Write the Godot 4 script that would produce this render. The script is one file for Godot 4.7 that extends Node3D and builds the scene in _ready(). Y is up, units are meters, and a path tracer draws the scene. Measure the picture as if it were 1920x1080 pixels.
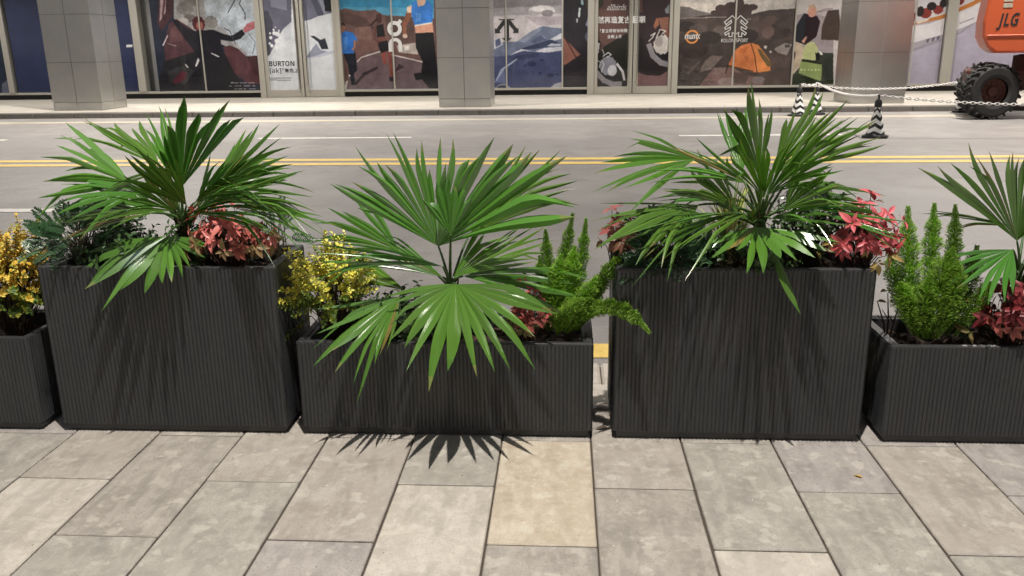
extends Node3D
# Planters with fan palms along a kerb at night, a road behind them and a shop front with posters across it.
# y up, metres; the near pavement is y = 0, the road lies 0.12 m lower. x runs along the street, -z goes across it.

const ROAD_Y := -0.12
const KERB_Z := -3.68
const FAR_KERB_Z := -20.4
const SHOP_Z := -26.8

const POSTERS := {
	"climber": {"x0":-12.81,"x1":-9.43,"y0":0.22,"y1":3.45,"bg":"2a2f3f","ops":[
		["p","a9a8aa",[-11.82,4.56,-9.46,4.51,-9.54,1.28,-9.99,1.26,-10.61,1.61,-11.54,2.04,-12.09,2.4]],
		["p","bcc6d0",[-11.07,4.54,-9.43,4.51,-9.57,1.28,-9.87,1.29,-10.47,2.02,-11.08,2.44]],
		["e","8e8a88",[-11.7,2.7,0.275,0.184]],
		["e","77706f",[-11.58,2.42,0.184,0.122]],
		["e","c4bfbd",[-11.81,2.32,0.184,0.122]],
		["e","8a8886",[-10.92,2.3,0.214,0.184]],
		["e","96918e",[-11.5,2.86,0.214,0.122]],
		["p","4a3036",[-12.26,4.57,-11.76,4.56,-12.1,2.54,-12.5,2.05,-12.62,2.27]],
		["p","b9a0a6",[-12.21,4.57,-12.03,4.56,-12.32,2.6,-12.55,2.33]],
		["p","5a3a40",[-12.28,3.23,-12.21,3.23,-12.41,2.46,-12.46,2.46]],
		["p","55383e",[-12.26,2.27,-12,2.4,-11.37,1.98,-11.44,1.39,-12.27,0.95,-12.52,1.18,-12.49,1.63]],
		["p","6a4a4e",[-12.22,2.13,-11.99,2.24,-11.77,1.9,-11.94,1.73,-12.33,1.71]],
		["p","8a7276",[-12.39,1.71,-12.1,1.62,-12.14,1.58,-12.38,1.66]],
		["p","28272c",[-12.55,1.15,-11.43,1.45,-10.6,1.38,-10.31,0.76,-10.22,0.5,-9.53,-0.17,-13.05,-0.14,-12.73,0.72]],
		["p","3a3a3c",[-12.47,0.84,-11.9,1.03,-11.63,0.83,-11.98,0.43,-12.45,0.49]],
		["p","5b3a40",[-10.61,1.55,-10.4,1.6,-10.14,1.49,-9.63,0.98,-9.5,0.43,-9.93,0.41,-10.34,0.76,-10.6,1.38]],
		["p","4d3236",[-9.87,1.26,-9.57,1.27,-9.53,0.46,-9.74,0.81]],
		["e","54292f",[-11.32,2.25,0.199,0.23]],
		["e","b07068",[-11.29,2.19,0.107,0.138]],
		["p","23222a",[-11.48,2.04,-10.88,2.07,-10.57,1.94,-10.31,1.88,-9.97,2.07,-9.89,1.93,-10.05,1.79,-10.33,1.71,-10.68,1.77,-10.66,1.44,-10.74,1.21,-11.4,1.22,-11.78,1.76,-12.13,2.32,-12.06,2.4,-11.71,2.12]],
		["p","b06a70",[-9.94,2.07,-9.8,2.23,-9.54,2.31,-9.57,2.09,-9.89,1.96]],
		["p","c9c5c8",[-11.91,1.06,-11.87,1.06,-11.78,0.94,-11.84,0.94]],
		["p","c9c5c8",[-11.58,0.98,-11.46,1.25,-11.41,1.17,-11.53,0.97]],
		["p","c9c5c8",[-11.02,1.39,-10.76,1.27,-10.8,1.24,-11.02,1.35]],
		["p","5d2c38",[-12.36,0.52,-12.05,0.83,-11.87,0.83,-11.92,0.6,-12.28,0.43]],
		["p","d0c8cc",[-12.55,1.63,-12.35,1.94,-12.34,1.89,-12.52,1.6]],
		["l","4c4f58",0.031,[-10.2,3.46,-10.11,2.92,-10.36,2.57]],
		["l","4c4f58",0.031,[-9.68,3.46,-9.98,2.81,-9.83,2.54,-9.85,2.34]],
		["l","4c4f58",0.028,[-10.52,2.11,-10.36,2.02,-10.22,1.63]],
		["l","6c6f78",0.024,[-9.71,1.34,-9.59,1.68,-9.77,1.93]],
		["l","a9a2a8",0.028,[-10.48,0.47,-10.4,0.47]],
		["l","a9a2a8",0.028,[-10.37,0.47,-10.25,0.46]],
		["l","a9a2a8",0.028,[-10.19,0.46,-10.13,0.46]],
		["l","a9a2a8",0.028,[-10.1,0.46,-9.97,0.46]],
		["l","a9a2a8",0.028,[-9.92,0.46,-9.85,0.46]],
		["l","a9a2a8",0.028,[-9.83,0.46,-9.74,0.46]],
		["l","a9a2a8",0.028,[-10.55,0.37,-10.47,0.37]],
		["l","a9a2a8",0.028,[-10.38,0.37,-10.26,0.37]],
		["l","a9a2a8",0.028,[-10.23,0.37,-10.17,0.37]],
		["l","a9a2a8",0.028,[-10.08,0.37,-9.94,0.37]],
		["l","a9a2a8",0.028,[-9.96,0.37,-9.89,0.37]],
		["l","a9a2a8",0.028,[-9.81,0.37,-9.72,0.36]],
		["l","a9a2a8",0.028,[-10.4,0.28,-10.32,0.28]],
		["l","a9a2a8",0.028,[-10.27,0.28,-10.15,0.28]],
		["l","a9a2a8",0.028,[-10.09,0.28,-10.03,0.28]],
		["l","a9a2a8",0.028,[-9.91,0.28,-9.77,0.28]],
		["l","a9a2a8",0.028,[-9.79,0.28,-9.72,0.28]],
		["n",0.22,9]]},
	"snow_left": {"x0":-9.31,"x1":-8.3,"y0":0.22,"y1":3.45,"bg":"dfe3ea","ops":[
		["p","6a6a7c",[-9.25,4.52,-8.21,4.5,-8.4,2.27,-8.66,2.07,-8.79,1.91,-9.16,1.3,-9.3,1.22,-9.49,1.22]],
		["p","4b4b58",[-9.44,2.52,-9.11,2.61,-8.97,2.24,-9.16,1.3,-9.3,1.22,-9.49,1.22]],
		["p","8a8ca0",[-8.99,3.88,-8.44,3.87,-8.51,2.6,-9,2.71]],
		["e","eef0f4",[-8.96,1.94,0.059,0.059]],
		["e","eef0f4",[-9.08,1.81,0.052,0.052]],
		["e","eef0f4",[-8.86,1.91,0.074,0.074]],
		["e","eef0f4",[-8.91,1.71,0.067,0.067]],
		["e","eef0f4",[-9.07,1.57,0.052,0.052]],
		["e","eef0f4",[-8.93,1.5,0.059,0.059]],
		["e","eef0f4",[-8.78,1.81,0.052,0.052]],
		["e","eef0f4",[-9.09,1.94,0.033,0.033]],
		["e","eef0f4",[-8.97,2.04,0.033,0.033]],
		["e","eef0f4",[-8.81,2.01,0.03,0.03]],
		["e","eef0f4",[-9.13,1.64,0.037,0.037]],
		["e","eef0f4",[-8.91,2.11,0.022,0.022]],
		["p","cfd3dd",[-8.66,2.07,-8.4,2.27,-8.44,1.8,-8.67,1.64]],
		["l","8b8b92",0.026,[-9.27,0.6,-9.11,0.6]],
		["l","8b8b92",0.026,[-9.08,0.6,-8.87,0.6]],
		["l","8b8b92",0.026,[-8.84,0.6,-8.69,0.6]],
		["l","8b8b92",0.026,[-8.67,0.6,-8.56,0.6]],
		["l","8b8b92",0.026,[-9.28,0.54,-9.11,0.54]],
		["l","8b8b92",0.026,[-9.09,0.54,-8.87,0.53]],
		["l","8b8b92",0.026,[-8.84,0.53,-8.7,0.53]],
		["l","8b8b92",0.026,[-8.68,0.53,-8.57,0.53]],
		["n",0.08,7]]},
	"snow_right": {"x0":-7.99,"x1":-6.99,"y0":0.22,"y1":3.45,"bg":"dfe3ea","ops":[
		["p","7a7c90",[-8.11,4.5,-6.83,4.48,-7.07,2.51,-7.47,2.45,-7.76,2.33,-8.1,2.26]],
		["p","5d6076",[-8.01,3.54,-7.8,3.54,-7.36,2.45,-7.54,2.42]],
		["p","a4a8ba",[-7.7,3.53,-7.59,3.53,-7.25,2.52,-7.36,2.48]],
		["p","26282e",[-7.38,4.49,-6.87,4.48,-7.08,2.56,-7.32,2.55]],
		["p","9a9fb4",[-8.04,1.19,-7.67,1.62,-7.54,1.42,-7.33,1.38,-7.63,1.25]],
		["p","c3c8d6",[-8.03,1.15,-7.33,1.37,-7.08,1.41,-7.09,1.33,-7.56,1.22]],
		["p","33353f",[-7.83,1.84,-7.72,1.85,-7.52,1.72,-7.38,1.77,-7.29,1.45,-7.51,1.45,-7.6,1.66]],
		["n",0.06,6]]},
	"runners": {"x0":-6.86,"x1":-2.9,"y0":0.22,"y1":3.45,"bg":"6d5350","ops":[
		["p","3f8fb8",[-6.87,4.48,-3.9,4.42,-3.98,2.3,-6.92,2.51]],
		["p","5aa0c2",[-6.99,2.68,-3.97,2.6,-3.98,2.3,-6.92,2.51]],
		["p","6d5350",[-6.91,2.56,-6.68,2.64,-6.34,2.55,-6.09,2.56,-5.78,2.58,-5.51,2.42,-5.05,2.39,-4.46,2.34,-4.51,1.28,-7.02,1.01]],
		["p","5a4442",[-6.92,2.45,-6.62,2.54,-6.07,2.33,-5.81,2.03,-6.3,2.07,-6.78,2.21]],
		["p","84655f",[-6.44,2.07,-5.94,2.1,-5.89,1.77,-6.23,1.47,-6.43,1.61]],
		["p","5c4844",[-5.47,2.39,-4.6,2.35,-4.6,1.65,-5.02,1.56,-5.43,1.86]],
		["p","775a55",[-6.42,1.77,-5.76,1.67,-5.77,1.4,-6.24,1.34]],
		["p","b7aca6",[-5.17,1.52,-4.57,1.6,-4.51,1.25,-5.11,1.32]],
		["p","e6e2de",[-4.92,1.5,-4.78,1.52,-4.79,1.39,-4.92,1.37]],
		["p","6b5a5e",[-7,0.01,-6.47,1.07,-6.13,1.3,-5.64,1.33,-4.38,1.03,-3.93,-0.02]],
		["l","d8d0cc",0.033,[-6.43,1.05,-6.28,1.19,-5.67,1.36]],
		["l","d8d0cc",0.037,[-5.39,1.27,-4.38,1.03]],
		["p","d8d0cc",[-6.9,0.22,-6.81,0.48,-6.74,0.49,-6.83,0.18]],
		["p","3a3036",[-6.58,0.37,-6.24,0.73,-5.8,0.91,-5.79,0.84,-6.21,0.64,-6.47,0.37]],
		["p","23252f",[-6.84,1.31,-6.45,1.34,-6.44,0.8,-6.54,0.71,-6.57,1.07,-6.53,0.46,-6.5,0.37,-6.64,0.36,-6.72,1]],
		["p","2f6fc0",[-6.89,1.88,-6.72,1.98,-6.48,1.91,-6.37,1.71,-6.5,1.61,-6.51,1.31,-6.89,1.3]],
		["p","4a86d0",[-6.81,1.78,-6.67,1.81,-6.73,1.41,-6.82,1.41]],
		["l","a87a64",0.052,[-6.46,1.68,-6.46,1.51,-6.55,1.42]],
		["e","9a6b5a",[-6.82,2.08,0.096,0.133]],
		["p","2a211f",[-6.91,2.1,-6.87,2.21,-6.74,2.21,-6.71,2.11,-6.82,2.16]],
		["p","e8e4e0",[-6.72,0.68,-6.65,0.66,-6.7,0.59]],
		["e","4a332f",[-5.67,2.33,0.089,0.148]],
		["l","3a2826",0.052,[-5.74,2.3,-5.94,2.12]],
		["p","221f24",[-5.76,2.12,-5.55,2.16,-5.5,1.79,-5.75,1.77]],
		["p","7a4d44",[-5.74,1.78,-5.5,1.8,-5.48,1.66,-5.72,1.63]],
		["p","1f1d22",[-5.76,1.63,-5.44,1.68,-5.39,1.39,-5.67,1.31]],
		["p","8a4f48",[-5.67,1.31,-5.49,1.36,-5.5,0.97,-5.6,0.97]],
		["p","7d463f",[-5.46,1.39,-5.34,1.31,-5.32,0.55,-5.4,0.51]],
		["p","26212a",[-5.45,0.59,-5.3,0.59,-5.31,0.46,-5.43,0.47]],
		["l","6a423a",0.052,[-5.77,2.07,-5.84,1.77,-5.73,1.6]],
		["p","3a3036",[-5.32,0.66,-5.12,0.99,-4.95,0.88,-5.21,0.77]],
		["p","8a5a48",[-4.79,2.55,-4.65,2.58,-4.66,2.41,-4.85,2.07,-4.82,1.85,-4.81,1.75,-4.95,1.76,-4.96,2.15]],
		["p","dcc0a8",[-4.8,2.64,-4.62,2.71,-4.64,2.48,-4.79,2.48]],
		["e","d9c0b0",[-4.89,1.8,0.074,0.067]],
		["p","1f1e22",[-4.57,1.88,-4.02,1.93,-3.86,-0.02,-4.17,0.19,-4.47,0.57,-4.38,1.04,-4.57,1.45]],
		["p","1f1e22",[-4.68,0.68,-4.46,0.71,-4.44,0.5,-4.62,0.49]],
		["p","e0a890",[-4.58,2.1,-4.03,2.17,-4.01,1.9,-4.57,1.88]],
		["p","d9b49d",[-4.55,3.22,-4.15,3.22,-4.24,2.7,-4.45,2.64]],
		["p","3f7fcf",[-4.64,2.74,-4.51,2.83,-4.45,2.65,-4.28,2.67,-4.18,2.83,-4.08,2.76,-4.01,2.57,-4.03,2.17,-4.58,2.1,-4.67,2.45]],
		["p","5a96de",[-4.53,2.48,-4.36,2.44,-4.4,2.21,-4.54,2.21]],
		["p","e6e0dc",[-4.58,2.12,-4.03,2.2,-4.03,2.16,-4.58,2.08]],
		["n",0.16,10]]},
	"mountain": {"x0":-3.1,"x1":-0.08,"y0":0.22,"y1":3.45,"bg":"c9c3c6","ops":[
		["p","8d8a8f",[-2.35,4.38,-0.06,4.33,-0.05,2.6,-2.39,2.51]],
		["p","a9a5aa",[-2.39,2.56,-0.05,2.63,-0.05,2.39,-2.39,2.34]],
		["e","dcd8da",[-0.7,2.48,0.398,0.153]],
		["e","8f8a8e",[-0.53,2.4,0.184,0.098]],
		["e","b5b0b4",[-0.92,2.42,0.214,0.086]],
		["e","e4e0e2",[-0.81,2.52,0.184,0.076]],
		["p","b7adb4",[-1.18,2.3,-0.09,2.31,-0.09,2.07,-0.81,2.05]],
		["p","6f7890",[-2.7,1.61,-2.12,1.58,-1.47,1.6,-1.04,1.87,-0.67,2.04,-0.41,1.99,-0.09,1.96,-0.09,1.25,-2.71,1.06]],
		["p","8b93a8",[-1.47,1.6,-1.04,1.85,-0.67,2.02,-0.81,1.84,-1.21,1.57]],
		["p","c4c4cc",[-2.36,1.45,-2.09,1.77,-1.87,1.52,-2.16,1.37]],
		["p","56607c",[-2.12,1.63,-1.98,1.71,-1.94,1.52,-2.1,1.44]],
		["p","cfd0da",[-0.7,1.78,-0.53,1.61,-0.1,1.83,-0.09,1.66,-0.41,1.59,-0.59,1.64]],
		["p","3c4560",[-1.47,1.35,-0.81,1.54,-0.59,1.61,-0.41,1.64,-0.16,1.53,-0.56,1.42,-0.93,1.37]],
		["p","59637e",[-0.73,1.78,-0.56,1.64,-0.93,1.54,-1.07,1.57]],
		["p","4c5274",[-2.71,1.12,-1.7,1.19,-1.27,1.32,-0.09,1.31,-0.04,0.03,-2.73,0.05]],
		["p","cfd0da",[-1.7,1.19,-1.33,1.38,-0.93,1.3,-0.59,1.4,-0.09,1.43,-0.09,1.32,-0.53,1.26,-1.27,1.32]],
		["p","c4c5d2",[-0.56,1.45,-0.41,1.53,-0.1,1.5,-0.16,1.45]],
		["p","3f4664",[-1.7,1.16,-0.81,1.26,-0.76,1.15,-1.56,1.05]],
		["p","a9b4cc",[-2.16,0.37,-1.97,0.78,-1.47,1.1,-1.44,1.07,-1.85,0.79,-2.12,0.41]],
		["p","6a7396",[-2.12,0.42,-1.85,0.79,-1.81,0.33]],
		["e","343b58",[-1.02,0.93,0.138,0.083]],
		["e","343b58",[-0.7,1.04,0.061,0.037]],
		["e","343b58",[-0.44,0.59,0.107,0.064]],
		["e","343b58",[-0.76,0.65,0.055,0.033]],
		["e","343b58",[-0.24,0.62,0.043,0.026]],
		["e","343b58",[-1.22,0.88,0.043,0.026]],
		["e","343b58",[-1.62,0.88,0.049,0.029]],
		["e","343b58",[-1.66,0.77,0.043,0.026]],
		["p","a8a8b0",[-0.49,0.19,-0.3,0.34,-0.08,0.39,-0.04,0.03,-0.5,0.03]],
		["p","a0a0aa",[-2.27,0.16,-2,0.34,-1.8,0.34,-1.56,0.16]],
		["p","4a4f60",[-2.15,0.2,-2,0.3,-1.83,0.3,-1.77,0.19]],
		["n",0.13,9]]},
	"shoes_side": {"x0":-0.04,"x1":0.73,"y0":0.22,"y1":3.45,"bg":"2e2a30","ops":[
		["p","453b34",[0.49,4.32,0.71,4.32,0.74,2.33,0.59,2.65]],
		["p","8a5f55",[-0.03,1.7,0.47,1.19,0.01,0.89,-0.13,0.9]],
		["l","4a2e2c",0.037,[-0,1.69,0.34,1.11]],
		["p","a0c0c4",[0.46,2.92,0.56,2.7,0.54,2.6,0.48,2.65]],
		["l","c4ced0",0.061,[0.44,2.52,0.42,2.29]],
		["l","b4bec0",0.049,[0.37,2.22,0.36,2.13]],
		["p","8a94a8",[0.65,2.14,0.72,2.38,0.74,1.95,0.61,2.05]],
		["e","5d6478",[0.7,1.71,0.092,0.153]],
		["n",0.1,6]]},
	"shoes_left": {"x0":0.97,"x1":1.91,"y0":0.22,"y1":3.45,"bg":"5d4644","ops":[
		["p","3a3c30",[0.75,4.32,1.4,4.3,1.13,2.59,0.94,2.43]],
		["p","4d3a3a",[1.4,4.3,1.9,4.29,1.89,2.5,1.41,2.58]],
		["p","6c504c",[0.97,2.51,1.83,2.47,1.87,1.83,1.24,1.45,1.07,1.54]],
		["p","2b2a26",[1.21,1.43,1.88,1.8,1.93,0.73,1.89,0.12,0.94,0.13,0.93,1.13,1.07,1.24]],
		["p","2c2426",[0.92,1.78,1.09,1.54,1.07,1.24,0.93,1.13]],
		["p","cfccd0",[0.92,1.57,1.06,1.51,1.03,1.24,0.93,1.1]],
		["l","8e8a90",0.153,[0.97,0.66,1.2,0.42,1.48,0.3,1.7,0.31]],
		["l","cfccd0",0.073,[1.59,0.9,1.76,0.68,1.82,0.43]],
		["p","26242a",[1.17,0.58,1.59,0.68,1.77,0.43,1.48,0.38]],
		["e","8a8a96",[1.32,0.85,0.251,0.281]],
		["e","c8c8ce",[1.45,0.71,0.141,0.165]],
		["l","d0d0d4",0.028,[1.12,1.02,1.2,0.88,1.12,0.69]],
		["l","d0d0d4",0.028,[1.16,1.13,1.32,1.24,1.41,1.17,1.27,1.1]],
		["l","b8b8bc",0.028,[1.14,1.33,1.2,1.18]],
		["l","d0d0d4",0.024,[0.99,1.02,1.09,0.96,1.05,0.8]],
		["n",0.1,7]]},
	"shoes_right": {"x0":2.19,"x1":3.2,"y0":0.22,"y1":3.45,"bg":"3a2d32","ops":[
		["p","7d5f60",[2.16,0.73,2.9,0.56,3.25,0.83,3.28,0.03,2.17,0.04]],
		["p","5a4440",[2.11,4.29,2.28,4.29,2.33,2.36,2.19,2.41]],
		["p","8f6355",[2.78,2.22,3.2,2.25,3.23,1.48,2.88,1.92]],
		["p","a06a52",[2.65,1.98,2.73,2.22,2.79,2.19,2.82,2.03,2.71,1.9]],
		["p","8a9094",[2.97,2.45,3.18,2.71,3.2,2.32,3,2.35]],
		["p","2e292b",[2.2,1.74,2.65,1.33,3.24,1.05,3.25,0.77,2.9,0.54,2.5,0.56,2.21,0.66]],
		["l","8f8b90",0.159,[2.54,1.44,2.66,1.14,2.91,0.92,3.2,0.85]],
		["p","241f22",[2.67,1.33,3.18,1.21,3.19,0.99,2.91,1.05]],
		["e","c9c2bf",[2.93,1.45,0.263,0.281]],
		["e","a8a09e",[2.83,1.54,0.122,0.153]],
		["l","e6e0dc",0.031,[2.58,1.71,2.71,1.79,2.63,1.65,2.53,1.55]],
		["l","e6e0dc",0.031,[2.75,1.65,2.85,1.89,3.02,1.84,2.91,1.76]],
		["l","e6e0dc",0.028,[2.97,1.76,3.11,1.54,3.04,1.32]],
		["n",0.1,7]]},
	"tent": {"x0":3.41,"x1":6.81,"y0":0.22,"y1":3.45,"bg":"4b423f","ops":[
		["p","c6c0bc",[3.3,4.27,6.74,4.2,6.82,2.37,6.01,2.35,5.47,2.28,4.37,2.3,3.37,2.5]],
		["p","d4ccc4",[3.36,2.66,4.9,2.58,4.42,2.38,3.95,2.41,3.36,2.55]],
		["p","77706f",[3.34,2.55,3.7,2.51,3.95,2.41,4.42,2.31,3.35,2.15]],
		["p","4c4442",[5.41,2.26,6.01,2.39,6.68,2.42,6.85,2.42,6.89,1.81,5.49,1.83]],
		["e","4a3d3c",[4.63,2.45,0.168,0.122]],
		["e","4a3d3c",[4.91,2.5,0.184,0.138]],
		["e","4a3d3c",[5.15,2.58,0.153,0.168]],
		["e","4a3d3c",[5.35,2.44,0.214,0.138]],
		["e","4a3d3c",[5.54,2.48,0.168,0.092]],
		["e","4a3d3c",[4.8,2.35,0.336,0.122]],
		["e","4a3d3c",[5.24,2.34,0.306,0.122]],
		["e","4a3d3c",[4.48,2.35,0.153,0.061]],
		["p","554a46",[3.38,2.18,6.84,2.18,6.86,1.54,3.4,1.59]],
		["l","958a84",0.028,[3.43,2.19,4.37,2.21,4.81,2.21]],
		["l","8d8480",0.028,[5.42,2.14,5.91,2.17]],
		["e","3a3432",[3.61,1.96,0.306,0.153]],
		["e","5e5450",[4,1.9,0.275,0.122]],
		["e","6a605c",[4.61,1.82,0.184,0.153]],
		["e","3c3532",[4.35,1.63,0.336,0.184]],
		["e","5a4c4a",[5.76,1.99,0.275,0.245]],
		["e","61524e",[6.09,2.01,0.245,0.214]],
		["e","433a38",[6.38,1.79,0.336,0.245]],
		["e","6b5a56",[6.05,1.77,0.184,0.184]],
		["e","3a3331",[5.51,1.67,0.275,0.184]],
		["e","403735",[3.86,1.31,0.459,0.275]],
		["e","4d4340",[6.52,2.03,0.275,0.184]],
		["p","766a66",[4.14,0.79,4.24,0.96,4.43,1.12,4.76,1.09,4.45,0.71,4.12,0.63]],
		["p","5c524f",[3.67,0.6,4.05,0.96,4.13,0.98,3.78,0.55]],
		["p","574a47",[6.2,1.18,6.82,1.06,6.86,0.16,6.02,0.17,5.85,0.58]],
		["p","938b88",[6.25,1.28,6.57,1.45,6.79,1.41,6.65,1.09,6.39,1.17]],
		["p","4a4442",[6.57,1.39,6.71,1.41,6.74,1.33,6.6,1.31]],
		["e","c8c4c0",[6.01,1.34,0.049,0.049]],
		["e","c8c4c0",[6.17,1.2,0.037,0.037]],
		["p","7d6460",[4.03,0.13,4.5,0.76,5.06,0.77,5.47,0.53,6.03,0.44,6.02,0.11]],
		["p","8a7470",[4.53,0.76,4.9,0.73,4.68,0.54,4.4,0.54]],
		["e","85797a",[5.86,0.39,0.184,0.107]],
		["e","93807c",[4.92,0.34,0.275,0.122]],
		["p","5a4a46",[5.07,0.64,5.58,0.53,5.48,0.25,5.14,0.31]],
		["p","d98a52",[5.57,1.47,5.8,1.4,6.16,0.96,6.21,0.65,5.8,0.6,4.93,0.8,5.09,1.24,5.3,1.4]],
		["p","c87a4c",[5.57,1.47,5.77,0.6,4.93,0.8,5.09,1.24,5.3,1.4]],
		["p","b5683f",[5.25,1.3,5.52,1.37,5.42,1.19,5.23,1.16]],
		["p","6d5a3c",[5.77,1.3,5.89,1.26,6.25,0.82,6.12,0.76,5.88,1.07]],
		["l","5a3624",0.028,[5.57,1.47,5.71,1.07,5.81,0.58]],
		["l","4a3020",0.028,[4.92,0.82,5.68,0.64]],
		["l","3a2a24",0.031,[4.93,0.84,4.87,0.59]],
		["n",0.17,10]]},
	"man": {"x0":6.86,"x1":9.2,"y0":0.22,"y1":3.45,"bg":"c9c3c2","ops":[
		["p","9b9397",[6.7,2.24,7.24,2.28,7.74,2.43,7.9,2.43,8.03,1.05,6.79,1.06]],
		["p","b9b0b4",[7.37,2.28,7.75,2.35,7.76,2.17]],
		["p","3a3f38",[6.64,1.17,8.02,1.15,8.11,0.06,6.72,0.08]],
		["p","47433f",[7.75,2.35,8.07,2.38,8.23,1.5,7.63,1.53,7.62,1.91]],
		["p","c2b29e",[6.85,1.49,7.1,1.65,7.21,1.65,7.09,1.38,7.18,1.16,7.06,0.73,6.83,0.47,6.81,1.06]],
		["p","3a2f2c",[6.83,1.28,6.92,1.17,6.9,0.98,6.84,0.98]],
		["p","20242c",[7.07,2.29,7.19,2.26,7.46,2.2,7.56,2.04,7.49,1.62,7.28,1.46,7.17,1.39,6.89,1.49,6.84,1.87,6.98,2.13]],
		["p","c99a88",[7.06,1.49,7.19,1.65,7.21,1.59,7.14,1.43]],
		["e","c99a88",[7.3,2.34,0.128,0.171]],
		["p","b9a58c",[7.18,2.36,7.19,2.51,7.35,2.54,7.42,2.41,7.36,2.44,7.23,2.43]],
		["p","b9c08c",[7.15,1.34,7.28,1.46,7.44,1.46,7.57,1.27,7.51,0.93,7.12,0.98]],
		["p","e0dcd8",[7.57,1.24,7.69,1.16,7.72,1.09,7.64,1.1]],
		["p","93a56a",[7.09,0.92,7.72,0.81,7.73,0.32,7.05,0.57]],
		["p","2a2c24",[7.11,0.98,7.54,0.92,7.72,0.81,7.1,0.92]],
		["e","d8e0b0",[7.12,0.67,0.028,0.024]],
		["e","d8e0b0",[7.22,0.67,0.028,0.024]],
		["e","d8e0b0",[7.33,0.67,0.028,0.024]],
		["e","d8e0b0",[7.43,0.66,0.028,0.024]],
		["e","d8e0b0",[7.54,0.66,0.028,0.024]],
		["e","d8e0b0",[7.64,0.66,0.028,0.024]],
		["p","26301f",[6.7,0.38,7.02,0.54,7.7,0.34,8.09,0.37,8.11,0.06,6.72,0.08]],
		["p","24221f",[7.49,1.16,7.64,1.1,7.62,0.94,7.53,0.94]],
		["n",0.1,8]]},
	"boat_left": {"x0":9.2,"x1":11.15,"y0":0.22,"y1":3.45,"bg":"b7b0c2","ops":[
		["p","d9d6da",[8.96,4.71,12.03,4.65,12.27,2.36,11.06,2.13,9.84,1.89]],
		["p","a09aa6",[9.89,1.42,10.42,1.38,11.65,1.78,12.1,2.01,11.67,1.65,10.44,1.19,9.94,1.02]],
		["p","b0aab4",[9.89,1.44,10.41,1.43,11.65,1.81,12.09,2.02,11.66,1.72,10.43,1.27,9.93,1.11]],
		["p","e3dfe2",[9.88,1.84,10.72,1.94,11.9,2.36,12.17,2.57,12.31,2.57,12.17,2.02,11.48,1.73,10.41,1.43,9.89,1.4]],
		["p","c8803f",[9.91,1.89,11.05,2.18,11.88,2.54,12.28,2.78,12.3,2.64,11.9,2.42,11.07,2.07,9.92,1.84]],
		["p","e6d8cc",[10.34,2,10.7,2.1,10.69,2.03,10.39,1.94]],
		["e","8e3a34",[10.01,2.07,0.167,0.167]],
		["e","8e3a34",[10.18,2.14,0.146,0.146]],
		["e","8e3a34",[10.59,2.24,0.167,0.146]],
		["e","8e3a34",[10.93,2.33,0.146,0.126]],
		["e","8e3a34",[11.27,2.48,0.146,0.126]],
		["e","8e3a34",[11.52,2.57,0.126,0.117]],
		["e","2e2626",[10.01,2.23,0.092,0.151]],
		["e","2e2626",[10.42,2.29,0.117,0.142]],
		["e","2e2626",[10.73,2.43,0.134,0.117]],
		["e","2e2626",[11.06,2.51,0.109,0.126]],
		["e","2e2626",[11.36,2.64,0.109,0.109]],
		["e","2e2626",[11.64,2.72,0.109,0.109]],
		["p","6a6470",[10.69,1.5,10.79,1.53,10.75,1.41,10.7,1.4]],
		["p","6a6470",[10.84,1.54,10.94,1.56,10.9,1.45,10.85,1.43]],
		["p","6a6470",[10.98,1.57,11.08,1.6,11.04,1.48,10.99,1.47]],
		["l","9a949e",0.029,[11.6,1.94,11.98,2.08]],
		["n",0.05,6]]},
	"boat_right": {"x0":11.5,"x1":14,"y0":0.22,"y1":3.45,"bg":"b7b0c2","ops":[
		["p","d9d6da",[8.96,4.71,12.03,4.65,12.27,2.36,11.06,2.13,9.84,1.89]],
		["p","a09aa6",[9.89,1.42,10.42,1.38,11.65,1.78,12.1,2.01,11.67,1.65,10.44,1.19,9.94,1.02]],
		["p","b0aab4",[9.89,1.44,10.41,1.43,11.65,1.81,12.09,2.02,11.66,1.72,10.43,1.27,9.93,1.11]],
		["p","e3dfe2",[9.88,1.84,10.72,1.94,11.9,2.36,12.17,2.57,12.31,2.57,12.17,2.02,11.48,1.73,10.41,1.43,9.89,1.4]],
		["p","c8803f",[9.91,1.89,11.05,2.18,11.88,2.54,12.28,2.78,12.3,2.64,11.9,2.42,11.07,2.07,9.92,1.84]],
		["p","e6d8cc",[10.34,2,10.7,2.1,10.69,2.03,10.39,1.94]],
		["e","8e3a34",[10.01,2.07,0.167,0.167]],
		["e","8e3a34",[10.18,2.14,0.146,0.146]],
		["e","8e3a34",[10.59,2.24,0.167,0.146]],
		["e","8e3a34",[10.93,2.33,0.146,0.126]],
		["e","8e3a34",[11.27,2.48,0.146,0.126]],
		["e","8e3a34",[11.52,2.57,0.126,0.117]],
		["e","2e2626",[10.01,2.23,0.092,0.151]],
		["e","2e2626",[10.42,2.29,0.117,0.142]],
		["e","2e2626",[10.73,2.43,0.134,0.117]],
		["e","2e2626",[11.06,2.51,0.109,0.126]],
		["e","2e2626",[11.36,2.64,0.109,0.109]],
		["e","2e2626",[11.64,2.72,0.109,0.109]],
		["p","6a6470",[10.69,1.5,10.79,1.53,10.75,1.41,10.7,1.4]],
		["p","6a6470",[10.84,1.54,10.94,1.56,10.9,1.45,10.85,1.43]],
		["p","6a6470",[10.98,1.57,11.08,1.6,11.04,1.48,10.99,1.47]],
		["l","9a949e",0.029,[11.6,1.94,11.98,2.08]],
		["n",0.05,6]]},
	"red_print": {"x0":14.1,"x1":16.8,"y0":0.22,"y1":3.45,"bg":"d9d2d8","ops":[
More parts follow.
